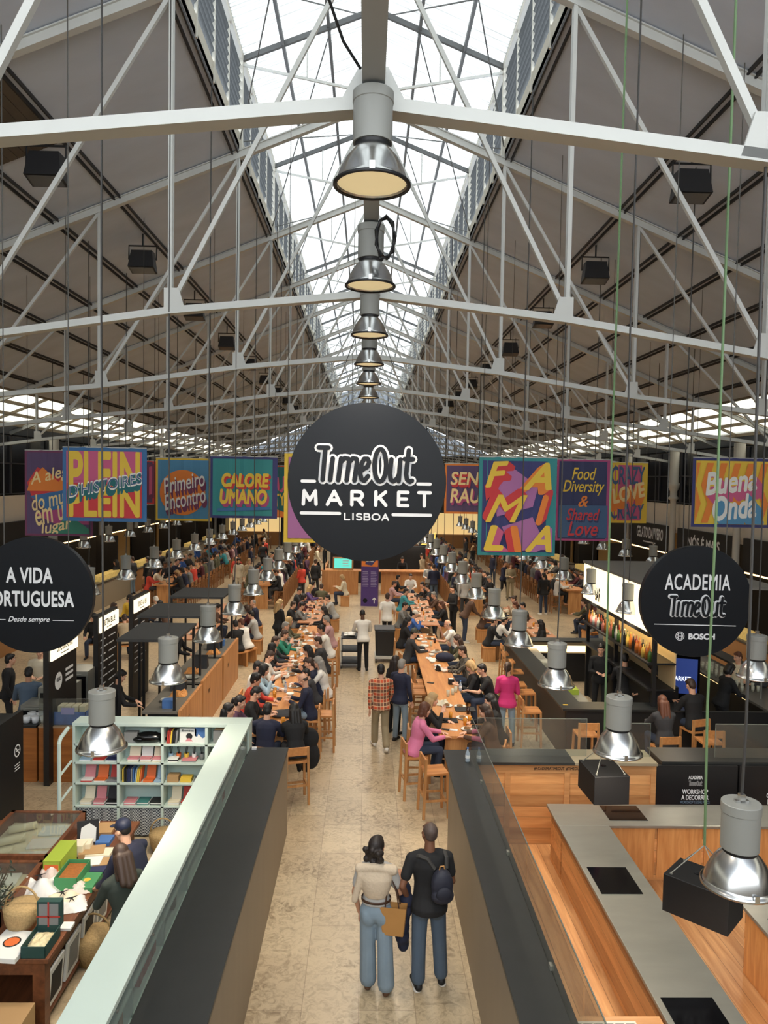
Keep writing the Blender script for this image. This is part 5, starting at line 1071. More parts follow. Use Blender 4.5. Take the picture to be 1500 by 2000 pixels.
POSES = {
 'sit_table': dict(seat=1, lean=13, pitch=14, yaw=0, aL=((-.05,.17,-.19),(.1,.2,-.01)), aR=((.05,.15,-.2),(-.08,.21,.0))),
 'sit_eat':   dict(seat=1, lean=20, pitch=14, yaw=8, aL=((-.06,.17,-.19),(.12,.18,.0)), aR=((.06,.17,-.18),(-.1,.06,.22))),
 'sit_phone': dict(seat=1, lean=10, pitch=32, yaw=0, aL=((-.05,.11,-.23),(.12,.19,.08)), aR=((.05,.11,-.23),(-.12,.19,.08))),
 'sit_talk':  dict(seat=1, lean=8, pitch=4, yaw=32, aL=((-.07,.14,-.2),(.06,.2,.03)), aR=((.09,.15,-.17),(.02,.22,.08))),
 'sit_turn':  dict(seat=1, lean=4, pitch=6, yaw=-38, aL=((-.07,.1,-.24),(.1,.2,-.0)), aR=((.06,.06,-.25),(-.04,.22,-.03))),
 'stand':     dict(lean=1, pitch=4, yaw=12, aL=((-.05,-.03,-.28),(.01,.07,-.24)), aR=((.06,-.02,-.27),(-.03,.1,-.22)), lL=((-.02,.01,-.44),(0,-.02,-.4)), lR=((.03,.04,-.43),(.01,-.03,-.41))),
 'walk':      dict(lean=4, pitch=6, yaw=-4, aL=((-.04,-.1,-.25),(.0,.0,-.24)), aR=((.05,.1,-.25),(-.02,.14,-.2)), lL=((0,.17,-.41),(0,.02,-.41)), lR=((0,-.02,-.44),(0,-.22,-.35))),
 'hold':      dict(lean=2, pitch=14, yaw=-10, aL=((-.05,.03,-.28),(.14,.2,.0)), aR=((.05,.04,-.28),(-.12,.2,.02)), lL=((-.01,.02,-.44),(0,-.02,-.41)), lR=((.02,.0,-.44),(.01,-.01,-.41))),
 'work':      dict(lean=14, pitch=30, yaw=0, aL=((-.06,.12,-.24),(.1,.2,-.06)), aR=((.06,.12,-.24),(-.08,.21,-.07)), lL=((-.01,.02,-.44),(0,-.02,-.41)), lR=((.02,.04,-.43),(.01,-.03,-.41))),
 'lean':      dict(lean=30, pitch=12, yaw=0, aL=((-.04,.1,-.25),(.06,.18,-.13)), aR=((.04,.1,-.25),(-.04,.18,-.14)), lL=((-.01,.04,-.44),(0,-.03,-.41)), lR=((.03,.0,-.44),(.01,-.05,-.41))),
 'fg_woman':  dict(lean=-1, pitch=-10, yaw=-22, aL=((-.07,.0,-.27),(.04,.06,-.23)), aR=((.09,.03,-.26),(-.02,.2,.05)), lL=((-.0,.03,-.44),(.01,-.0,-.42)), lR=((.025,-.03,-.44),(.02,-.03,-.42))),
 'fg_man':    dict(lean=1, pitch=-8, yaw=16, aL=((-.1,-.07,-.25),(.08,.1,-.2)), aR=((.06,.02,-.27),(-.06,.18,-.12)), lL=((-.01,-.0,-.44),(.0,-.01,-.42)), lR=((.04,.04,-.43),(.03,.01,-.42))),
}
def template(pn, vox, fem=False, short=False, legs=(.088,.066,.058), foot=True):
    p = POSES[pn]; seat = p.get('seat'); tuck = pn == 'fg_woman'; ln = math.radians(p['lean'])
    pel = V((0,0,.1)) if seat else V((0,0,.95)); up = V((0,math.sin(ln),math.cos(ln))); fw = V((0,math.cos(ln),-math.sin(ln))); lat = V((1,0,0))
    MT = Matrix((lat, fw, up)).transposed()
    nb = pel+up*.525; sw = .175 if fem else .195; sc = pel+up*.47
    hc = nb+up*.06+V((0,.03,.115)) if not seat else nb+up*.05+V((0,.045,.115))
    RH = rotz(p['yaw'])@rotx(-p['pitch'])
    g = MB(); T = MB(); L_ = MB(); S_ = MB()
    wv = .118 if fem else .14
    prof = ((-.1,.158,.112,-.01),(-.03,.165,.12,-.008),(.08,.15,.106,.0),(.2,wv,.096,.005),(.31,.156,.108,.004),(.4,.168,.11,-.002),(.47,.15,.088,-.008),(.51,.1,.07,-.005))
    g.loft([(a,b*.9,c*.88,d) for a,b,c,d in prof], MT, pel); T.loft([(a-.01,b+.02+.018*(a<0),c+.024+.024*(a<0),d-.012*(a<0)) for a,b,c,d in prof if not (tuck and a < .05)], MT, pel)
    if fem: T.ell(pel+up*.34+fw*.075, .12, .06, .07, MT)
    g.cap(sc+up*.02, hc-V((0,.015,.05)), .055, .05); T.ell(sc+up*.035, .105, .075, .04, MT)
    if seat: T.ell(pel-up*.03+fw*-.02, .18, .13, .07, MT)
    for sd, key in ((-1,'aL'),(1,'aR')):
        sh = sc+V((sd*sw,0,0))-up*.02; a, f = p[key]; a = V(a).normalized()*.285; f = V(f).normalized()*.25
        el = sh+a; wr = el+f
        g.cap(sc+V((sd*.1,0,.01)), sh, .055, .05); g.cap(sh, el, .047, .037); g.cap(el, wr, .038, .026); g.cap(wr, wr+f.normalized()*.03, .026, .024)
        nrm = V((0,0,1)) if abs(f.normalized().z) < .8 else V((-sd*.9,.3,0)); hand(g, wr+f.normalized()*.01, f*1.0+V((0,.02,-.03)), nrm, sd, 1.0 if not fem else .92, .55)
        T.cap(sc+V((sd*.09,0,.012)), sh, .066, .066)
        if short: T.cap(sh, sh+a*.62, .064, .06)
        else: T.cap(sh, el, .063, .052); T.cap(el, el+f*.93, .052, .04)
    for sd, key in ((-1,'lL'),(1,'lR')):
        hip = pel+V((sd*.09,0,-.03 if not seat else -.015))
        if seat: kn = hip+V((sd*.04,.43,.0)); an = kn+V((sd*.0,-.05,-.4))
        else:
            a, f = p[key]; kn = hip+V(a).normalized()*.435; an = kn+V(f).normalized()*.42
        g.cap(hip, kn, .078, .054); g.cap(kn, an, .052, .036)
        r0, r1, r2 = legs; L_.cap(hip, kn, r0, r1); L_.cap(kn, an+(kn-an)*.08, r1, r2)
        toe = V((sd*.03,.17,0)); hz = -.055
        if not seat and f[1] < -.15: toe = V((0,.13,-.1))
        g.cap(an, an+V((0,.01,hz+.02)), .036, .034); g.cap(an+V((0,-.03,hz)), an+toe*.8+V((0,0,hz)), .03, .026)
        S_.cap(an+V((0,-.035,hz+.01)), an+toe+V((0,0,hz-.004)), .043, .035); S_.cap(an+V((0,-.03,hz+.015)), an+V((0,0,.0)), .043, .046)
    if seat: L_.loft([(-.11,.16,.12,.0),(-.03,.172,.126,-.005),(.06,.158,.112,0),(.1,.15,.105,0)], MT, pel)
    else:
        L_.loft([(-.12,.155,.1,.0),(-.06,.172,.12,-.006),(0,.17,.122,-.006),(.06,.162,.118,0),(.12,.15,.115,0)] if tuck else [(-.12,.155,.1,.0),(-.06,.172,.12,-.006),(0,.17,.122,-.006),(.06,.158,.112,0)], MT, pel)
        for sd in (-1,1): L_.ell(pel+V((sd*.075,-.055,-.07)), .092, .07, .12)
    HM = Matrix.Translation(hc)@RH.to_4x4(); H3 = RH
    def hp(x,y,z): return HM@V((x,y,z))
    for c, r in (((0,-.008,.025),(.074,.094,.098)), ((0,.022,-.042),(.06,.07,.085)), ((0,.068,-.1),(.028,.022,.02)), ((0,.082,.028),(.05,.016,.012)), ((-.076,-.005,-.012),(.012,.022,.032)), ((.076,-.005,-.012),(.012,.022,.032)),
                 ((0,.086,-.07),(.024,.01,.01)), ((-.04,.062,-.03),(.022,.022,.024)), ((.04,.062,-.03),(.022,.022,.024))): g.ell(hp(*c), *r, H3, 12, 8)
    g.cap(hp(0,.09,.01), hp(0,.104,-.034), .009, .014, 8); g.cap(hp(0,-.02,-.05), sc+up*.06, .052, .06)
    return dict(body=rm(g, vox, 2 if vox < .01 else 1), top=rm(T, max(vox,.012), 5), trousers=rm(L_, max(vox,.012), 4), shoes=rm(S_, max(vox,.01), 3), HM=HM, head=hc, seat=seat, sc=sc, up=up, MT=MT, pel=pel)
HAIR = {}
def hair_mesh(style, vox=.009):
    g = MB()
    def base(t=.0):
        g.ell((0,-.018,.04), .082+t, .094+t, .092+t, None, 14, 10); g.ell((0,-.05,-.01), .078+t, .062+t, .085+t); g.ell((0,.045,.085), .06, .045, .03)
    if style == 'short': base(); 
    elif style == 'crop': g.ell((0,-.02,.036), .078, .088, .09, None, 14, 10); g.ell((0,-.05,.0), .07, .05, .06)
    elif style == 'bald': g.ell((0,-.055,-.015), .077, .052, .045); g.ell((-.066,-.02,-.0), .016, .05, .035); g.ell((.066,-.02,0), .016, .05, .035)
    elif style == 'long':
        base(.006)
        for q in (-.045,0,.045): g.cap((q,-.075,-.02), (q*1.3,-.1,-.28-.03*(q==0)), .06, .042)
        for s in (-1,1): g.cap((s*.07,-.02,.0), (s*.085,-.03,-.22), .03, .026)
    elif style == 'curly':
        base(.01); r = random.Random(5)
        for i in range(34): g.ell((r.uniform(-.11,.1), -.09+r.uniform(-.035,.03), r.uniform(-.31,.02)), .035, .03, .04)
        g.ell((0,-.125,.03), .035, .03, .035)
    elif style == 'bob':
        base(.01); g.ell((0,-.05,-.07), .09, .07, .08)
        for s in (-1,1): g.cap((s*.075,.0,.02), (s*.075,.01,-.09), .03, .026)
    elif style == 'pony': base(); g.ell((0,-.12,.03), .025, .025, .025); g.cap((0,-.13,.02), (0,-.15,-.17), .032, .016)
    elif style == 'bun': base(); g.ell((0,-.11,.075), .045, .04, .045)
    elif style == 'fluffy':
        base(.012); r = random.Random(9)
        for i in range(18): a = r.uniform(0, 2*PI); g.ell((.07*math.cos(a), -.02+.07*math.sin(a), .07+r.uniform(-.03,.04)), .03, .03, .03)
    elif style in ('cap','beanie'):
        g.ell((0,-.012,.05), .086, .1, .085, None, 16, 10)
        if style == 'cap': g.ell((0,.11,.045), .07, .07, .012)
        else: g.ell((0,-.012,.03), .09, .103, .05)
    elif style == 'scarf': base(.014); g.ell((0,-.03,-.13), .09, .085, .07); g.cap((0,-.06,-.1), (0,-.06,-.18), .09, .12)
    return rm(g, vox, 3)
HCOL = {n: mat('hair_'+n, c, .55, noise=.3, nscale=30, stretch=(4,4,1)) for n, c in (('black',(24,20,19)),('brown',(58,40,30)),('auburn',(92,54,36)),('blonde',(176,146,102)),('grey',(140,136,130)),('white',(206,202,194)),('navy',(30,36,60)),('dark',(38,30,27)),('greenish',(70,74,66)),('stubble',(84,70,64)))}
SKIN = [mat('skin_'+str(i), c, .5, noise=.06, nscale=8) for i, c in enumerate(((216,166,138),(198,146,116),(228,182,156),(120,80,58),(92,62,46)))]
FC = {n: mat('fabric_'+n, c, .85, noise=.14, nscale=5) for n, c in (('black',(26,26,28)),('charcoal',(52,52,55)),('navy',(32,36,58)),('grey',(118,118,116)),('lightgrey',(170,168,164)),('white',(226,222,214)),('cream',(214,202,176)),('beige',(176,158,130)),
     ('brown',(88,64,50)),('maroon',(84,36,42)),('red',(196,66,50)),('pink',(214,122,158)),('magenta',(198,48,112)),('rose',(190,150,150)),('green',(36,120,98)),('olive',(86,84,62)),('darkgreen',(48,56,50)),('blue',(54,92,160)),('skyblue',(168,194,208)),
     ('teal',(60,140,150)),('plum',(78,50,72)),('yellow',(214,176,56)),('denim',(80,96,114)),('jeans',(128,146,160)),('darkjeans',(44,54,74)),('khaki',(150,136,108)),('purple',(90,70,120)))}
def pattern(name, cols, kind):
    m = bpy.data.materials.new(name); m.use_nodes = True; MATS[name] = m; nt = m.node_tree; b = nt.nodes['Principled BSDF']; b.inputs['Roughness'].default_value = .9; N = nt.nodes.new; L = nt.links.new
    tc = N('ShaderNodeTexCoord'); c = [(*srgb(x), 1) for x in cols]
    def band(dirn, sc, lo):
        wv = N('ShaderNodeTexWave'); wv.bands_direction = dirn; wv.inputs['Scale'].default_value = sc; L(tc.outputs['Object'], wv.inputs['Vector'])
        g = N('ShaderNodeMath'); g.operation = 'GREATER_THAN'; g.inputs[1].default_value = lo; L(wv.outputs['Fac'], g.inputs[0]); return g.outputs[0]
    def mix(f, a, b2, k):
        mx = N('ShaderNodeMix'); mx.data_type = 'RGBA'
        mm = N('ShaderNodeMath'); mm.operation = 'MULTIPLY'; mm.inputs[1].default_value = k; L(f, mm.inputs[0]); L(mm.outputs[0], mx.inputs[0])
        if isinstance(a, tuple): mx.inputs[6].default_value = a
        else: L(a, mx.inputs[6])
        mx.inputs[7].default_value = b2; return mx.outputs[2]
    if kind == 'plaid':
        o = mix(band('Z', 2.4, .5), c[0], c[1], .8); o = mix(band('X', 2.4, .5), o, c[2], .55); o = mix(band('Z', 4.8, .93), o, c[3], .8); o = mix(band('X', 4.8, .93), o, c[3], .8)
    else: o = mix(band('Z' if kind == 'stripe' else 'X', 9, .6), c[0], c[1], .8)
    L(o, b.inputs['Base Color']); return m
FC['plaid'] = pattern('fabric_plaid', ((206,88,52),(96,80,62),(70,58,50),(226,190,150)), 'plaid'); FC['striped'] = pattern('fabric_striped', ((60,56,52),(120,112,100)), 'vstripe'); FC['checked'] = pattern('fabric_checked', ((150,146,140),(70,72,76),(90,90,92),(210,206,198)), 'plaid')
SHOE = {n: mat('shoe_'+n, c, .6) for n, c in (('black',(24,24,26)),('white',(220,216,208)),('brown',(90,62,44)))}
TPL = {}
def tpl(key):
    if key in TPL: return TPL[key]
    pn, lod, fem, short, wide = key
    TPL[key] = template(pn, .0085 if lod == 0 else .017, fem, short, (.088,.066,.058) if not wide else ((.1,.092,.1) if wide == 2 else (.096,.08,.076))); return TPL[key]
EYE_ME = MB(); 
for s in (-1,1): EYE_ME.ell((s*.03,.076,.012), .012, .011, .009, None, 8, 6)
EYE_ME.cur = 1
for s in (-1,1): EYE_ME.ell((s*.03,.083,.012), .0062, .006, .0062, None, 8, 6)
EYE_ME = EYE_ME.mesh('eyes', True); EYE_ME.materials.append(mat('eye_white', (226,220,212), .3)); EYE_ME.materials.append(mat('iris', (40,28,22), .2))
MOUTH_ME = MB().ell((0,.0935,-.068), .02, .006, .0055, None, 10, 6).mesh('mouth', True); MOUTH_ME.materials.append(mat('lips', (166,96,88), .5))
BROW_ME = MB()
for s in (-1,1): BROW_ME.cap((s*.016,.096,.034), (s*.045,.083,.036), .004, .003, 6)
BROW_ME = BROW_ME.mesh('eyebrows', True); BROW_ME.materials.append(HCOL['dark'])
def inst(name, me, m, parent, matx=None):
    o = bpy.data.objects.new(name, me); C.objects.link(o)
    if m is not None:
        if not me.materials: me.materials.append(m)
        o.material_slots[0].link = 'OBJECT'; o.material_slots[0].material = m
    if parent: o.parent = parent
    if matx is not None: o.matrix_local = matx
    return o
NPEOPLE = [0]
def person(label, pose, base, rz, px=None, py=None, xy=None, top='black', legs='darkjeans', hair='short', hc='dark', skin=0, shoes='black', s=1.0, fem=False, short=False, wide=0, lod=0, group=None):
    """px,py: where the head sits in the photo; base: height of floor or seat under the person"""
    t = tpl((pose, lod, fem, short, wide)); rz = math.radians(rz); hd = t['head']*s; off = Matrix.Rotation(rz, 3, 'Z')@V((hd.x,hd.y,0))
    if xy is None: p = at(px, py, base+hd.z); loc = V((p.x-off.x, p.y-off.y, base))
    else: loc = V((xy[0], xy[1], base))
    b = inst('person', t['body'], SKIN[skin], None); b.location = loc; b.rotation_euler = (0,0,rz); b.scale = (s,s,s); tag(b, label, 'person', group); NPEOPLE[0] += 1
    inst('top', t['top'], FC[top], b); inst('trousers', t['trousers'], FC[legs], b)
    if lod == 0 or not t['seat']: inst('shoes', t['shoes'], SHOE[shoes], b)
    k = (hair, lod)
    if k not in HAIR: HAIR[k] = hair_mesh(hair, .009 if lod == 0 else .014)
    inst('hat' if hair in ('cap','beanie') else ('headscarf' if hair == 'scarf' else 'hair'), HAIR[k], HCOL[hc] if hc in HCOL else FC[hc], b, t['HM'])
    if lod == 0:
        inst('eyes', EYE_ME, None, b, t['HM']); inst('mouth', MOUTH_ME, None, b, t['HM']); inst('eyebrows', BROW_ME, None, b, t['HM'])
        if hair in ('cap','beanie'):
            if ('crop',0) not in HAIR: HAIR[('crop',0)] = hair_mesh('crop')
            inst('hair', HAIR[('crop',0)], HCOL['dark'], b, t['HM'])
    return b, t
# ------------------------------------------------------------------ the two people in the foreground
PF = dict(A=0, R=-90, L=90, T=180)
fw, ft = person('woman with dark curly hair, draped beige sweater and wide pale jeans, seen from behind', 'fg_woman', .09, -6, 737, 1642, top='lightgrey', legs='jeans', hair='curly', hc='dark', skin=1, shoes='brown', s=.955, fem=True, short=True, wide=2)
fm, mt = person('man in black T-shirt and blue jeans standing beside the woman with the tan bag', 'fg_man', .09, 6, 839, 1616, top='black', legs='denim', hair='crop', hc='stubble', skin=3, shoes='black', s=1.03, short=True, wide=1)
for o, z in ((fw, 0), (fm, 0)):
    zs = min((o.matrix_basis@V(v.co)).z for c in o.children if c.name.startswith('shoes') for v in c.data.vertices); o.location.z -= zs
g = MB(); sc = ft['sc']
for s in (-1,1): g.cap(sc+V((s*.02,-.09,.05)), sc+V((s*.19,-.03,.0)), .05, .06); g.cap(sc+V((s*.17,.02,.0)), sc+V((s*.05,.13,-.12)), .05, .045)
g.loft([(.16,.135,.105,-.02),(.2,.15,.115,-.022),(.28,.17,.128,-.026),(.38,.19,.128,-.03),(.46,.185,.11,-.025),(.52,.12,.085,-.02)], ft['MT'], ft['pel'])
g.cap(sc+V((-.17,-.06,-.05)), sc+V((-.24,-.05,-.36)), .045, .04)
inst('draped_sweater', rm(g, .011, 4), mat('knit_beige', (206,188,164), .9, noise=.1, nscale=40, bump=.3), fw)
inst('belt', MB().lathe([(.165,0),(.172,.0),(.172,.03),(.165,.03)], (0,0,1.05), 24).xf(Matrix.Diagonal((1,.76,1,1))).mesh('belt', True), mat('belt_brown', (70,46,32), .5), fw)
M4 = lambda b, v: b.matrix_basis@V(v)
p = M4(fw, (.2,-.06,.86)); tb_ = thing('tote_bag', 'tan leather tote bag on the shoulder of the woman in wide jeans', 'bag', p, math.radians(-10))
obj('bag_body', MB().add([(-.11,-.05,-.16),(.12,-.05,-.16),(.12,.05,-.16),(-.11,.05,-.16),(-.15,-.06,.16),(.15,-.06,.16),(.15,.06,.16),(-.15,.06,.16)], [(3,2,1,0),(0,1,5,4),(1,2,6,5),(2,3,7,6),(3,0,4,7)]), mat('tan_leather', (176,128,72), .5, noise=.08, nscale=6), tb_, bevel=.012)
for y in (-.05,.05): obj('strap', MB().tube([(-.08,y,.15),(-.07,y*.5,.3),(-.02,0,.44),(.04,y*.5,.3),(.07,y,.15)], .008, 6), MATS['belt_brown'], tb_)
g = MB(); 
for i in range(7): g.ell((.02*math.sin(i),.02*math.cos(i*2),.3-.1*i), .075+.01*math.sin(i*1.7), .1, .09)
jk = tag(obj('navy_jacket', rm(g, .014, 3), FC['navy']), 'navy jacket hanging over the arm of the woman with the tote bag', 'jacket'); jk.location = M4(fw, (.32,.1,.8))
g = MB().ell((0,0,0), .125, .075, .17).ell((0,-.02,-.1), .13, .085, .09).ell((0,.03,.02), .12, .05, .16)
bp = thing('backpack', 'small navy backpack worn by the man in the black T-shirt', 'backpack', M4(fm, (.1,-.19,1.2)), math.radians(10))
inst('bag_body', rm(g, .011, 3), mat('backpack_navy', (36,38,52), .6), bp); obj('front_pocket', MB().ell((0,-.075,-.06), .09, .035, .08), mat('pocket_navy', (30,32,46), .7), bp, True); obj('grab_loop', MB().tube([(-.03,.02,.16),(-.02,.02,.2),(.02,.02,.2),(.03,.02,.16)], .008, 6), MATS['tan_leather'], bp)
obj('strap', MB().tube([(-.07,.06,.15),(-.14,.1,.25),(-.22,.14,.27),(-.26,.22,.22)], .022, 6), mat('strap_grey', (58,56,54), .8), bp); obj('strap', MB().tube([(.06,.06,.15),(.07,.1,.25),(.07,.17,.28),(.06,.26,.2)], .022, 6), MATS['strap_grey'], bp)
for sd in (-1,1): pass
sole = [c for c in fm.children if c.name.startswith('shoes')][0]
for key, sd in (('lL',-1),('lR',1)):
    vs = [v.co for v in sole.data.vertices if v.co.x*sd > 0]; x0 = sum(v.x for v in vs)/len(vs); y0 = min(v.y for v in vs); y1 = max(v.y for v in vs); zz = min(v.z for v in vs)
    inst('shoe_sole', rm(MB().cap((x0,y0+.05,zz+.012), (x0+.01*sd,y1-.045,zz+.012), .048, .044).xf(Matrix.Translation((0,0,zz+.012))@Matrix.Diagonal((1,1,.42,1))@Matrix.Translation((0,0,-zz-.012))), .01, 2), SHOE['white'], fm)
# ------------------------------------------------------------------ shop visitors and staff
person('man in navy cap and navy jacket bending over the shop table', 'lean', 0, 60, 240, 1620, top='navy', legs='black', hair='cap', hc='navy', skin=0)
person('woman with long brown hair in dark green hooded coat at the shop table', 'work', 0, 40, 236, 1672, top='darkgreen', legs='lightgrey', hair='long', hc='brown', skin=0, fem=True, s=.96)
person('person in blue denim shirt seen from behind at the far left stall', 'work', 0, 20, 56, 1315, top='denim', legs='denim', hair='short', hc='black', skin=1)
person('stall worker in black with mask at the left edge behind the screens', 'stand', 0, -70, 20, 1288, top='black', legs='black', hair='short', hc='black')
person('stall cook in black looking down behind the pendant lamp', 'work', 0, -70, 236, 1320, top='black', legs='black', hair='short', hc='black', skin=0)
person('cream dressed person across the fish stall counter, left edge', 'hold', 0, 190, 78, 1272, top='cream', legs='beige', hair='short', hc='brown')
person('stall worker in black under the second grey canopy', 'work', 0, -90, 352, 1232, top='black', legs='black', hair='short', hc='black', skin=1)
# ------------------------------------------------------------------ long left table
HS, LS = .76, .46
def seat(label, pose, px, py, face, high=True, st=None, **k):
    face = PF.get(face, face); b, t = person(label, pose, HS if high else LS, face, px, py, **k)
    lab = 'oak bar stool' if high else 'oak block stool'; short = label.split(' ', 1)
    q = ('%s under the %s' % (lab, label)).split(' '); q = ' '.join(q[:16])
    (stool if high else bench)(b.location.x, b.location.y, b.rotation_euler.z, q); return b
lt = 'at the left long table'
seat('woman with long dark hair nearest the shelf corner '+lt, 'sit_turn', 447, 1387, -60, top='charcoal', hair='long', hc='black', fem=True)
seat('woman with glasses in plum top '+lt, 'sit_table', 469, 1371, 'R', top='plum', hair='pony', hc='black', fem=True)
seat('man in black jacket holding his phone '+lt, 'sit_phone', 500, 1353, 'R', top='black', hair='short', hc='black')
seat('person in red shirt with black hair '+lt, 'sit_table', 500, 1327, 'R', top='red', hair='fluffy', hc='black', skin=1)
seat('woman in light blue top leaning to eat '+lt, 'sit_eat', 516, 1308, 'R', top='skyblue', hair='bob', hc='black', fem=True)
seat('person in white top beside the light blue one '+lt, 'sit_table', 504, 1302, 'R', top='white', hair='short', hc='black')
seat('man with brown hair and white jacket '+lt, 'sit_phone', 527, 1281, 'R', top='white', hair='short', hc='brown')
seat('person in black T-shirt reaching over the plates '+lt, 'sit_talk', 532, 1266, 'R', top='black', hair='bob', hc='black', short=True)
seat('man in dark top beside the green one '+lt, 'sit_table', 538, 1252, 'R', top='charcoal', hair='short', hc='brown')
seat('person in teal green top '+lt, 'sit_eat', 556, 1239, 'R', top='green', hair='short', hc='brown')
seat('grey haired person in checked shirt '+lt, 'sit_table', 558, 1223, 'R', top='checked', hair='short', hc='grey')
seat('blond person at the far left end of the left long table', 'sit_talk', 565, 1213, 'R', top='olive', hair='bob', hc='blonde', fem=True)
seat('man in navy shirt seen from behind at the near end of the left table', 'sit_table', 523, 1386, -8, top='navy', hair='short', hc='black')
seat('woman in black with long black hair seen from behind at the near table end', 'sit_eat', 574, 1387, 15, top='black', legs='charcoal', hair='long', hc='black', fem=True)
seat('balding man in navy sweater and jeans holding a phone '+lt, 'sit_phone', 592, 1327, 'L', top='navy', legs='jeans', hair='bald', hc='brown')
seat('small person with dark hair behind the balding man '+lt, 'sit_eat', 598, 1315, 'L', top='charcoal', hair='short', hc='black', s=.85)
seat('man in navy sweater with white stripe '+lt, 'sit_eat', 604, 1295, 'L', top='navy', hair='short', hc='brown')
seat('long grey haired person in white cardigan '+lt, 'sit_table', 621, 1293, 'L', top='white', hair='long', hc='grey', fem=True)
seat('dark long haired woman in black, right side middle of the left table', 'sit_table', 600, 1270, 'L', top='black', hair='long', hc='black', fem=True)
seat('man in charcoal jacket '+lt, 'sit_table', 621, 1253, 'L', top='charcoal', hair='short', hc='brown')
seat('man in white sweater lifting his hand '+lt, 'sit_eat', 627, 1229, 'L', top='white', hair='short', hc='black', skin=1)
seat('grey haired man with glasses in dusty pink shirt '+lt, 'sit_table', 637, 1211, 'L', top='rose', hair='short', hc='grey')
person('blond woman in black standing behind the left long table', 'hold', 0, -50, 547, 1178, top='black', legs='black', hair='long', hc='blonde', fem=True)
lb = 'at the low table behind the left one'
for a in (('person in black '+lb,'sit_table',573,1181,'R','black','short','brown'),('person in grey with black cap '+lb,'sit_eat',590,1183,'R','grey','cap','black'),('woman in maroon top '+lb,'sit_table',594,1166,'R','maroon','bob','black'),
          ('man in grey sweater '+lb,'sit_eat',640,1168,'L','lightgrey','short','black'),('woman in black with long hair '+lb,'sit_table',632,1191,'L','black','long','dark'),('person in purple '+lb,'sit_talk',606,1148,'R','purple','long','blonde'),
          ('person in black cap, far left '+lb,'sit_table',585,1153,'R','charcoal','beanie','black'),('person in olive jacket '+lb,'sit_table',628,1146,'A','olive','short','brown'),('blond woman in pale yellow blouse '+lb,'sit_phone',668,1128,'L','cream','bob','blonde'),
          ('person in dark coat '+lb,'sit_turn',612,1140,'A','black','short','black')): seat(a[0], a[1], a[2], a[3], a[4], False, top=a[5], hair=a[6], hc=a[7], lod=0)
lc = 'at the low table left of the canopies'
for a in (('person in black vest seen from behind '+lc,'sit_table',459,1219,40,'black','short','black'),('person in white shirt '+lc,'sit_eat',471,1216,60,'white','short','auburn'),('person in dark maroon '+lc,'sit_table',482,1189,'L','maroon','bob','brown'),
          ('older man in navy with teal scarf '+lc,'sit_talk',494,1178,'L','navy','crop','grey'),('person in white sleeves '+lc,'sit_table',490,1200,'L','lightgrey','short','black'),('curly haired person in brown '+lc,'sit_table',425,1186,'R','brown','fluffy','black')): seat(a[0], a[1], a[2], a[3], a[4], False, top=a[5], hair=a[6], hc=a[7])
# ------------------------------------------------------------------ long right table and the aisle
rt_ = 'at the right long table'
seat('woman in pink sweater with brown bob nearest the camera '+rt_, 'sit_table', 830, 1386, -80, top='pink', legs='darkjeans', hair='bob', hc='auburn', fem=True)
seat('blond long haired woman in black beside the pink sweater '+rt_, 'sit_eat', 845, 1366, 'R', top='black', hair='long', hc='blonde', fem=True)
seat('woman with long brown hair and white shirt over brown dress '+rt_, 'sit_table', 947, 1389, 75, top='brown', legs='brown', hair='long', hc='brown', fem=True)
seat('dark haired woman in black, second on the right '+rt_, 'sit_table', 957, 1368, 'L', top='black', hair='long', hc='black', fem=True)
seat('man in black T-shirt leaning forward '+rt_, 'sit_eat', 941, 1307, 'L', top='black', hair='short', hc='black', short=True)
seat('blond short haired woman in black holding a phone '+rt_, 'sit_phone', 919, 1301, 'L', top='black', hair='bob', hc='blonde', fem=True)
seat('man in striped jacket '+rt_, 'sit_table', 903, 1271, 'L', top='striped', hair='short', hc='brown')
seat('long haired woman in olive top '+rt_, 'sit_eat', 893, 1249, 'L', top='olive', hair='long', hc='brown', fem=True)
seat('bald man in white T-shirt '+rt_, 'sit_eat', 874, 1219, 'L', top='white', hair='bald', hc='grey', short=True)
seat('man in dark vest and cap with grey sleeves '+rt_, 'sit_table', 809, 1236, -80, top='charcoal', hair='cap', hc='greenish')
seat('woman with long black hair at the far left end of the right table', 'sit_table', 797, 1213, 'R', top='black', hair='long', hc='black', fem=True)
person('man in plaid shirt and khaki trousers walking up the aisle', 'walk', 0, 8, 744, 1308, top='plaid', legs='khaki', hair='short', hc='black', shoes='white', wide=1)
person('grey haired man in navy sweater and grey jeans standing in the aisle', 'stand', 0, -40, 785, 1298, top='navy', legs='jeans', hair='short', hc='grey')
person('long haired woman in black behind the grey haired man', 'stand', 0, -50, 773, 1291, top='black', legs='black', hair='long', hc='dark', fem=True, s=.97)
person('woman in magenta sweater and jeans standing with her back turned', 'hold', 0, -10, 992, 1304, top='magenta', legs='jeans', hair='pony', hc='brown', fem=True)
person('waiter in white shirt and black apron pushing the trolley', 'work', 0, 10, 708, 1199, top='white', legs='black', hair='crop', hc='black', skin=4)
person('waiter in white T-shirt and black trousers walking away', 'walk', 0, -5, 757, 1165, top='white', legs='black', hair='short', hc='brown', short=True)
rb = 'at the low table behind the right one'
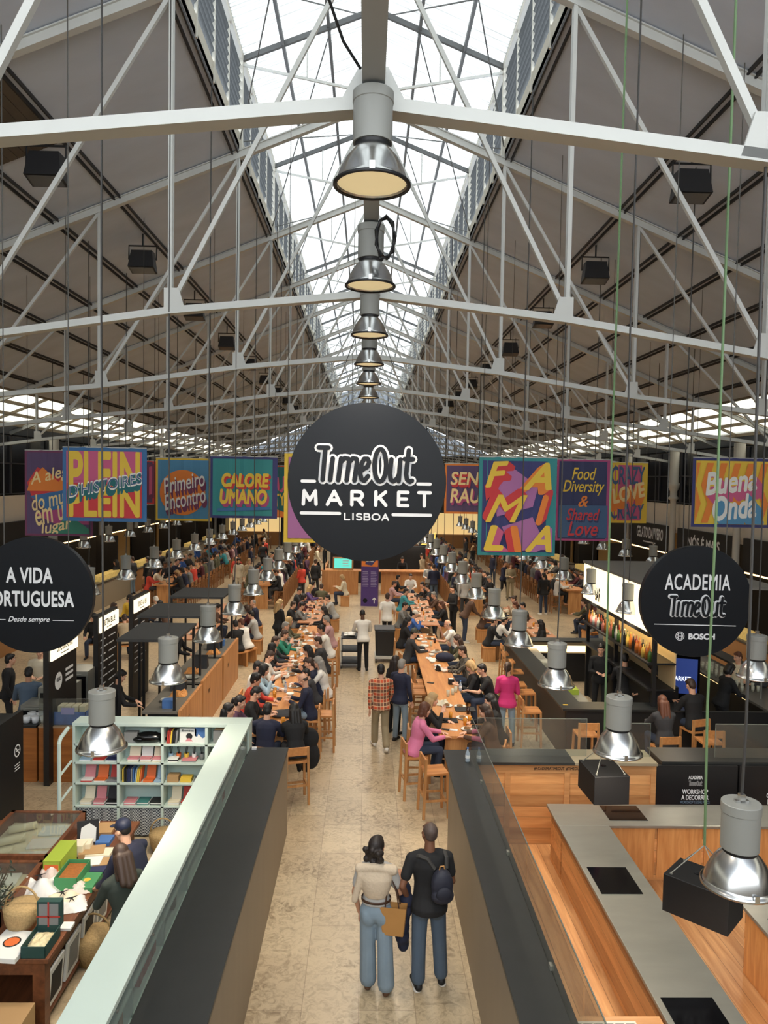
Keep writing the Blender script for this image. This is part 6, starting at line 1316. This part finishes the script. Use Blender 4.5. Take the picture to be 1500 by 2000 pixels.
for a in (('man in grey sweater '+rb,'sit_table',791,1183,-110,'grey','short','black'),('person in blue top and white cap '+rb,'sit_eat',811,1199,'R','blue','cap','white'),('woman with long fair brown hair '+rb,'sit_table',862,1180,'L','black','long','auburn'),
          ('person in brown jacket '+rb,'sit_eat',847,1162,'L','brown','short','grey'),('person in green hood '+rb,'sit_table',793,1155,'R','teal','short','black'),('person in white shirt facing the camera '+rb,'sit_table',802,1126,'T','white','short','black'),
          ('person in black jacket far end '+rb,'sit_talk',778,1128,'R','black','short','black'),('dark person '+rb,'sit_eat',835,1148,'L','charcoal','short','black'),('person in pinkish grey '+rb,'sit_table',770,1140,'R','rose','short','brown'),('man with glasses and black jumper '+rb,'sit_table',825,1142,'L','black','short','black')): seat(a[0], a[1], a[2], a[3], a[4], False, top=a[5], hair=a[6], hc=a[7])
rd = 'at the block stools beyond the bar'
for a in (('man in white T-shirt '+rd,'sit_eat',986,1211,'R','white','short','black'),('person in white with black vest '+rd,'sit_table',966,1213,'R','black','short','dark'),('man in black T-shirt facing left '+rd,'sit_table',1021,1183,'L','black','short','black'),
          ('red haired woman '+rd,'sit_eat',1006,1181,'L','beige','long','auburn'),('person in brown jacket '+rd,'sit_table',952,1184,'R','brown','short','brown'),('person in mauve '+rd,'sit_talk',962,1172,'R','plum','bob','black'),('person in cream blouse '+rd,'sit_table',1003,1170,'L','cream','bun','brown'),
          ('person in all black with hood beside the bar corner','sit_turn',1055,1218,'L','black','long','black')): seat(a[0], a[1], a[2], a[3], a[4], False, top=a[5], hair=a[6], hc=a[7])
person('person in brown jacket and jeans bending over the block stools', 'lean', 0, -80, 926, 1166, top='brown', legs='darkjeans', hair='short', hc='brown', shoes='white')
person('woman in black with a jacket over her arm in the right side aisle', 'hold', 0, 120, 884, 1150, top='black', legs='black', hair='pony', hc='dark', fem=True)
person('person in pale grey top in the right side aisle', 'stand', 0, 10, 908, 1128, top='lightgrey', legs='charcoal', hair='short', hc='brown')
person('man in black jacket and jeans standing by the far right table', 'stand', 0, 10, 1062, 1124, top='black', legs='darkjeans', hair='short', hc='black', shoes='white')
person('woman in khaki standing with a black shoulder bag', 'hold', 0, 180, 998, 1104, top='khaki', legs='khaki', hair='long', hc='auburn', fem=True)
person('woman in long cream coat standing in the left side aisle', 'stand', 0, 180, 466, 1095, top='cream', legs='cream', hair='scarf', hc='black', fem=True, wide=2)
person('person in yellowish coat beside the cream coated woman', 'stand', 0, 200, 487, 1096, top='beige', legs='beige', hair='bob', hc='blonde', fem=True)
person('tall figure in black coat walking beyond the cream coat', 'walk', 0, 0, 514, 1062, top='black', legs='black', hair='short', hc='black')
person('person in dark coat by the kiosk corner', 'stand', 0, -30, 617, 1097, top='black', legs='black', hair='bun', hc='brown', fem=True)
person('person in white top with a bag right of the kiosk', 'hold', 0, 160, 838, 1105, top='lightgrey', legs='black', hair='short', hc='brown')
person('kiosk worker in black behind the counter', 'work', 0, 180, 786, 1092, top='black', legs='black', hair='pony', hc='black', fem=True)
# ------------------------------------------------------------------ right bar
person('bartender in black holding a glass', 'hold', 0, 170, 1174, 1268, top='black', legs='black', hair='short', hc='black', skin=0)
person('bartender in black seen from behind at the bar middle', 'work', 0, -20, 1221, 1287, top='black', legs='black', hair='short', hc='black')
person('long haired bartender in black by the blue screen', 'work', 0, 70, 1276, 1305, top='black', legs='black', hair='long', hc='dark', fem=True)
seat('auburn long haired woman in grey jacket at the bar front', 'sit_table', 1293, 1371, 5, top='charcoal', hair='long', hc='auburn', fem=True)
seat('man in black puffer jacket at the bar front', 'sit_phone', 1349, 1338, 15, top='black', hair='short', hc='brown', s=1.06)
person('bar worker in black with tied hair by the glasses', 'work', 0, -80, 1426, 1307, top='black', legs='black', hair='bob', hc='black', fem=True)
person('customer in beige sweater across the glass counter', 'hold', 0, 120, 1441, 1283, top='cream', legs='beige', hair='short', hc='auburn')
person('customer in dark top with glasses across the glass counter', 'hold', 0, 110, 1479, 1288, top='charcoal', legs='black', hair='short', hc='brown')
for a in (('person in black seen from behind on the stools left of the bar canopy',1148,1187,20,'black','short','black'),('olive jacketed person left of the bar canopy',1140,1176,60,'olive','short','brown'),('woman facing the camera left of the bar canopy',1150,1166,170,'maroon','long','dark'),('person in grey leaning under the bar canopy',1172,1206,30,'grey','short','black')): seat(a[0], 'sit_table', a[1], a[2], a[3], False, top=a[4], hair=a[5], hc=a[6])
# ------------------------------------------------------------------ left stalls
seat('man in yellow T-shirt behind the middle menu board', 'sit_table', 253, 1168, -80, False, top='yellow', hair='short', hc='black', short=True)
seat('woman with black headscarf behind the first menu board', 'sit_turn', 182, 1206, 190, False, top='black', hair='scarf', hc='black', fem=True)
seat('person in dark jacket left of the yellow T-shirt', 'sit_table', 222, 1184, -60, False, top='black', hair='short', hc='brown')
seat('white haired person beyond the far menu board', 'sit_table', 304, 1171, 60, False, top='lightgrey', hair='short', hc='white')
seat('person in dark brown beside the white haired one', 'sit_eat', 312, 1180, 90, False, top='brown', hair='bob', hc='black')
seat('person in beige coat behind the middle menu board', 'sit_eat', 243, 1207, 20, False, top='beige', hair='short', hc='brown')
for a in (('person in black with red backpack at the left wall counter',226,1098,80,'black','black','long','black'),('person in grey jeans at the left wall counter',258,1092,70,'charcoal','jeans','short','brown'),('man in black jacket and jeans at the left wall counter',288,1092,60,'black','darkjeans','short','black'),
          ('person in dark jacket beside the black jacketed man',300,1090,40,'navy','black','short','black'),('figure in black walking past the left wall stalls',313,1080,0,'black','black','short','brown')): person(a[0], 'stand', 0, a[3], a[1], a[2], top=a[4], legs=a[5], hair=a[6], hc=a[7], lod=1)
# ------------------------------------------------------------------ far tables full of guests
plate_me = MB().lathe([(.0001,.004),(.07,.004),(.12,.018),(.125,.02),(.07,.0)], n=18).mesh('plate', True); plate_me.materials.append(mat('porcelain', (232,228,218), .25))
food_me = heap(.12, .1, .035, 4).mesh('food', True); food_me.materials.append(mat('food', (150,110,70), .7, noise=.5, nscale=25))
BEER = mat('beer', (204,134,40), .15, spec=.6); DARKD = mat('cola', (50,26,20), .15, spec=.6)
def plate(x, y, z, label, food=True):
    o = tag(inst('plate', plate_me, None, None), label, 'plate', 'plates on the tables'); o.location = (x,y,z)
    if food:
        f = inst('food', food_me, None, o); f.location = (0,0,.012)
def tumb(x, y, z, label, kind): tumbler(x, y, z, label, {0: None, 1: BEER, 2: DARKD}[kind], 'glasses on the tables')
rr = random.Random(21)
TOPS = ['black']*8+['charcoal']*4+['navy']*4+['grey']*3+['brown']*3+['maroon','maroon','olive','white','white','cream','beige','lightgrey','red','blue','teal','plum','rose','darkgreen','skyblue']
HS_ = ['short']*6+['long']*4+['bob']*3+['pony','bun','crop','fluffy','beanie']; HCs = ['black']*5+['dark']*5+['brown']*5+['auburn','blonde','blonde','grey']
SPOSE = ['sit_table','sit_eat','sit_phone','sit_talk','sit_turn']
PN = {'short':'short','long':'long','bob':'bobbed','pony':'ponytailed','bun':'bunned','crop':'cropped','fluffy':'curly','beanie':'hatted'}
for rn, xt, ys in (('outer left',-8.4,30.6),('inner left',-4.4,31.0),('inner right',4.6,30.2),('outer right',8.9,30.8)):
    for k in range(3):
        y0 = ys+k*9.6; y1 = y0+8.4; tl = '%s %s table' % (ORD[k].replace('nearest','first'), rn)
        high_table('oak high table full of guests, '+tl, xt-.4, xt+.4, y0, y1, 'far oak high tables')
        for sd in (-1,1):
            n = 11
            for i in range(n):
                y = y0+.45+i*.75+rr.uniform(-.06,.06); x = xt+sd*.72; face = 90 if sd > 0 else -90; sn = 'left' if sd < 0 else 'right'
                if i % 1 == 0 and k < 2 or i % 2 == 0: far_stool(x+sd*.02, y, math.radians(face), 'oak bar stool, %s side of the %s, %s along' % (sn, tl, ORD[i].replace('nearest','first')))
                if rr.random() > (.9, .68, .33)[k]: continue
                h = rr.choice(HS_); tp = rr.choice(TOPS); hc = rr.choice(HCs)
                person('%s %s haired guest in %s, %s of the %s, %s seat' % (PN[h], hc, tp, sn, tl, ORD[i].replace('nearest','first')), rr.choice(SPOSE), HS, face+rr.uniform(-18,18), xy=(x, y), top=tp, legs=rr.choice(['black','darkjeans','charcoal']), hair=h, hc=hc, skin=rr.choice([0,0,1,1,2,3]), s=rr.uniform(.94,1.04), fem=h in ('long','bob','pony','bun'), lod=1, group='guests at the far tables')
        for i in range(9 if k < 2 else 4):
            plate(xt+rr.choice((-.2,.2)), y0+.4+i*.9, 1.05, 'white plate on the %s, %s along' % (tl, ORD[i].replace('nearest','first'))); tumb(xt+rr.uniform(-.1,.1), y0+.75+i*.9, 1.05, 'glass on the %s, %s along' % (tl, ORD[i].replace('nearest','first')), i%3)
for i, (x, y) in enumerate(((-6.3,36),(-6.5,41.5),(-2.9,33.5),(-3.0,37.2),(-2.8,42),(-6.3,46),(2.95,38),(6.6,35),(6.9,39.6),(6.4,44),(2.9,44.5),(3.1,33.2),(6.7,49),(-2.7,48.5),(-9.9,37),(-9.8,43),(10.4,38.5),(10.3,45),(-1.2,42.5),(.4,44),(1.6,43),(-.6,46.5))):
    tp = rr.choice(TOPS); h = rr.choice(HS_); hc = rr.choice(HCs)
    person('%s haired standing visitor in %s, far back, %s counted from the front' % (hc, tp, ORD[i]), rr.choice(['stand','walk','hold']), 0, rr.uniform(0,360), xy=(x,y), top=tp, legs=rr.choice(['black','darkjeans','charcoal','denim']), hair=h, hc=hc, skin=rr.choice([0,1,2,3]), s=rr.uniform(.95,1.04), fem=h in ('long','bob','pony','bun'), lod=1, group='standing visitors far back')
for i in range(max(0, 300-NPEOPLE[0])):
    x = rr.choice((-6.4,-6.6,-2.7,-10.0,2.9,6.8,10.8,.6,-.8,12.0,-11.6))+rr.uniform(-.6,.6); y = rr.uniform(41, 59); tp = rr.choice(TOPS); h = rr.choice(HS_); hc = rr.choice(HCs)
    person('%s %s haired figure in %s in the crowd at the back of the hall' % (PN[h], hc, tp), rr.choice(['stand','walk','hold']), 0, rr.uniform(0,360), xy=(x,y), top=tp, legs=rr.choice(['black','darkjeans','charcoal','denim']), hair=h, hc=hc, skin=rr.choice([0,1,2,3]), s=rr.uniform(.95,1.04), fem=h in ('long','bob','pony','bun'), lod=1, group='crowd at the back')
print('PEOPLE', NPEOPLE[0])
# ------------------------------------------------------------------ things on the near tables
def tp_(px, py, z=1.05): return at(px, py, z)
for i, (px, py) in enumerate(((552,1428),(574,1342),(570,1318),(572,1308),(566,1300),(578,1298),(582,1280),(575,1262),(590,1252),(588,1242),(600,1238),(592,1230),(585,1222))):
    p = tp_(px, py); plate(max(-1.84, min(-1.44, p.x)), min(22.4, max(13.06, p.y)), 1.05, 'plate of food on the left long table, %s' % nth(i))
for i, (px, py) in enumerate(((848,1345),(862,1328),(884,1320),(905,1384),(826,1245),(858,1230),(870,1218))):
    pass
for i, (px, py, f) in enumerate(((913,1425,1),(872,1379,1),(906,1381,1),(903,1403,1),(838,1247,1),(862,1272,1),(868,1232,1),(842,1222,1))):
    p = tp_(px, py); plate(max(1.5, min(1.94, p.x)), min(21.4, max(13.06, p.y)), 1.05, 'plate of food on the right long table, %s' % nth(i))
for i, (px, py, k) in enumerate(((553,1415,1),(536,1362,1),(555,1340,0),(537,1355,1),(553,1334,2),(563,1310,0),(581,1276,0),(577,1288,1),(588,1262,0),(592,1246,1))):
    p = tp_(px, py); tumb(p.x, p.y, 1.05, '%s on the left long table, %s' % (('clear glass','glass of beer','glass of cola')[k], nth(i)), k)
for i, (px, py, k) in enumerate(((908,1416,1),(917,1412,1),(914,1395,2),(880,1404,1),(884,1357,0),(875,1360,0),(890,1352,0),(849,1256,2),(842,1262,0))):
    p = tp_(px, py); tumb(p.x, p.y, 1.05, '%s on the right long table, %s' % (('clear glass','glass of beer','glass of cola')[k], nth(i)), k)
for i, (px, py, s, z) in enumerate(((876,1408,(.34,.26,.02),'right long table before the pink sweater'),(908,1386,(.4,.28,.02),'right long table by the brown haired woman'),(550,1420,(.36,.26,.02),'left long table near end'),(545,1366,(.1,.16,.02),'left long table by the black jacket'))):
    p = tp_(px, py); tag(obj('serving_tray', flat(*s), BLK, loc=(p.x,p.y,1.05), bevel=.004), 'black tray on the '+z, 'tray')
p = tp_(869,1385); b2 = tag(obj('paper_bundle', heap(.26,.2,.12,2), GC['cream'], loc=(p.x-.02,p.y+.3,1.05), smooth=True), 'crumpled paper food bag on the right long table', 'paper bag')
p = tp_(881,1336); nb_ = thing('napkin_dispenser', 'black napkin dispenser on the right long table', 'dispenser', (p.x,p.y,1.05)); obj('box', flat(.13,.13,.12), BLK, nb_); obj('napkins', flat(.1,.1,.125), PAPER, nb_)
p = tp_(856,1310); nb_ = thing('menu_stand', 'small tilted menu stand on the right long table', 'stand', (p.x,p.y,1.05), .4); obj('board', MB().prism([(-.05,0),(.05,0),(.01,.12),(-.01,.12)], -.07, .07), BLK, nb_); obj('card', MB().box(.03,.06,-.05,.05,0,.07), PAPER, nb_)
p = tp_(868,1291); g = MB().ell((0,0,.1), .24, .17, .12).ell((.1,.02,.07), .16, .15, .09); o = inst('navy_bag', rm(g, .012, 3), FC['navy'], None); o.location = (p.x,p.y,1.05); tag(o, 'dark navy bag lying on the right long table', 'bag')
p = tp_(552,1398); o = inst('folded_jacket', rm(MB().ell((0,0,.04), .26, .2, .06).ell((.1,.05,.06), .14, .12, .05), .012, 3), FC['charcoal'], None); o.location = (p.x,p.y,1.05); tag(o, 'dark folded jacket lying at the near end of the left long table', 'jacket')
for px, py, l in ((870,1425,'right long table near corner'),(841,1334,'right long table middle'),(886,1426,'right table beside the food bowl')):
    p = tp_(px, py); tag(obj('phone' if 'bowl' not in l else 'receipt', flat(.075,.15,.009), BLK if 'bowl' not in l else PAPER, loc=(p.x,p.y,1.05), rot=1.2), ('black phone' if 'bowl' not in l else 'white receipt')+' on the '+l, 'phone' if 'bowl' not in l else 'paper')
WB = mat('water_bottle', (190,206,222), .1, alpha=.6, spec=.8)
def wbottle(x, y, z, label):
    b2 = thing('water_bottle', label, 'bottle', (x,y,z)); obj('bottle_body', MB().lathe([(.032,0),(.034,.02),(.034,.13),(.012,.18),(.012,.2)], n=12, close=True), WB, b2, True); obj('cap', MB().cyl((0,0,.2), .015, .02, 10), GC['blue'], b2); obj('paper_label', MB().lathe([(.035,.06),(.035,.11)], n=12), PAPER, b2)
p = at(913,1488,1.38); wbottle(p.x, p.y, 1.38, 'small water bottle standing on the right black counter')
p = tp_(899,1349); wbottle(p.x, p.y, 1.05, 'clear water bottle beside the napkins on the right long table')
p = tp_(558,1352); wbottle(p.x, p.y, 1.05, 'small green labelled bottle on the left long table')
for i, tb2 in enumerate((('low table behind the left one',-1.88,24.9,.76,7),('low table behind the right one',2.1,24.7,.76,7),('low table left of the canopies',-5.1,22.2,.76,5),('low table beyond the right bar',5.65,22.9,.76,5))):
    for q in range(tb2[4]):
        for sd in (-1,1): plate(tb2[1]+.18*sd, tb2[2]+.3+q*.86, .76, 'plate on the %s, %s side, %s along' % (tb2[0], 'left' if sd < 0 else 'right', ORD[q].replace('nearest','first')))
        tumb(tb2[1], tb2[2]+.6+q*.86, .76, 'glass on the %s, %s along' % (tb2[0], ORD[q].replace('nearest','first')), q%3)
# coats on stools, empty stools
p = at(595,1440,.9); o = inst('black_coat', rm(MB().ell((0,0,.12), .2, .1, .2).ell((.05,0,-.2), .17, .09, .25).ell((-.04,.03,-.38), .1, .07, .14), .013, 3), FC['black'], None); o.location = (-.98,13.05,.82); tag(o, 'black coat hung over the nearest left stool back', 'coat')
for i, (px, py, f) in enumerate(((825,1330,'R'),(812,1338,'R'),(820,1350,'R'),(633,1392,'L'),(848,1502,-80))):
    p = at(px, py, .76); stool(p.x, p.y, math.radians(PF.get(f, f)), ('empty oak bar stool left of the right long table, '+nth(2-i) if i < 3 else ('empty oak bar stool right of the left long table' if i == 3 else 'oak bar stool half hidden by the right counter end')))
for i, (px, py) in enumerate(((1045,1385),(1035,1350),(1018,1335),(1020,1310),(1005,1290),(1000,1275))):
    p = at(px, py, .76); stool(p.x-.1, p.y, math.radians(-90), 'empty oak bar stool along the left side of the black bar, '+nth(i))
for i, (px, py) in enumerate(((1144,1430),(1296,1440),(1385,1445))):
    if i != 1:
        p = at(px, py, .76); stool(p.x, p.y, 0, ('empty oak bar stool at the black bar front, left one','empty oak bar stool at the black bar front, right one')[i//2])
# waiter's trolleys
t = thing('service_trolley', 'black service trolley stacked with plates beside the white shirted waiter', 'trolley', (-.42,21.9,0))
for z in (.15,.5,.88): obj('shelf', MB().box(-.28,.28,-.4,.4,z,z+.03), BLK, t)
for x in (-.26,.26):
    for y in (-.38,.38): obj('post', MB().box(x-.02,x+.02,y-.02,y+.02,.08,.95), GREY, t); obj('wheel', MB().cyl((x-.015,y,.05), .05, .03, 12, 'X'), BLK, t)
for i in range(8): plate(-.5+.1*(i%2), 21.75+.25*(i//4), .91+.016*(i%4), 'dirty plate in the %s stack on the trolley, %s up' % (('left','right')[i//4], ORD[i%4].replace('nearest','first')), False)
t = thing('waste_trolley', 'tall black waste trolley right of the white shirted waiter', 'trolley', (.62,22.6,0)); obj('frame', MB().box(-.3,.3,-.35,.35,.12,.2), GREY, t); obj('sack', MB().add([(-.27,-.3,.2),(.27,-.3,.2),(.27,.3,.2),(-.27,.3,.2),(-.3,-.34,.98),(.3,-.34,.98),(.3,.34,.98),(-.3,.34,.98)], [(3,2,1,0),(4,5,6,7),(0,1,5,4),(1,2,6,5),(2,3,7,6),(3,0,4,7)]), mat('sack_black', (28,28,30), .35, bump=.4, nscale=9), t, bevel=.03); obj('lid', MB().box(-.32,.32,-.36,.36,.98,1.03), mat('lid_grey', (60,60,62), .5), t, bevel=.02)
for x in (-.26,.26):
    for y in (-.3,.3): obj('wheel', MB().cyl((x-.02,y,.06), .06, .04, 12, 'X'), BLK, t)

bowl_me = MB().lathe([(.04,0),(.085,.05),(.08,.052),(.035,.008),(.0001,.008)], n=16).mesh('bowl', True); bowl_me.materials.append(MATS['porcelain'])
nap_me = heap(.16,.14,.03,6).mesh('paper_napkin', True); nap_me.materials.append(PAPER)
for tn, x0, x1 in (('left',-1.84,-1.44),('right',1.5,1.94)):
    for i in range(15):
        y = (15.2 if tn == 'left' else 17.2)+i*(.47 if tn == 'left' else .29)+rr.uniform(-.1,.1); x = rr.uniform(x0, x1); k = ('bowl','plate','paper_napkin')[i%3]
        me = {'bowl': bowl_me, 'plate': plate_me, 'paper_napkin': nap_me}[k]
        o = tag(inst(k, me, None, None), '%s %s on the %s long table, %s such from the front' % ('white', k.replace('_',' '), tn, ORD[i//3].replace('nearest','first')), k.split('_')[-1], 'dishes on the long tables'); o.location = (x, y, 1.05)
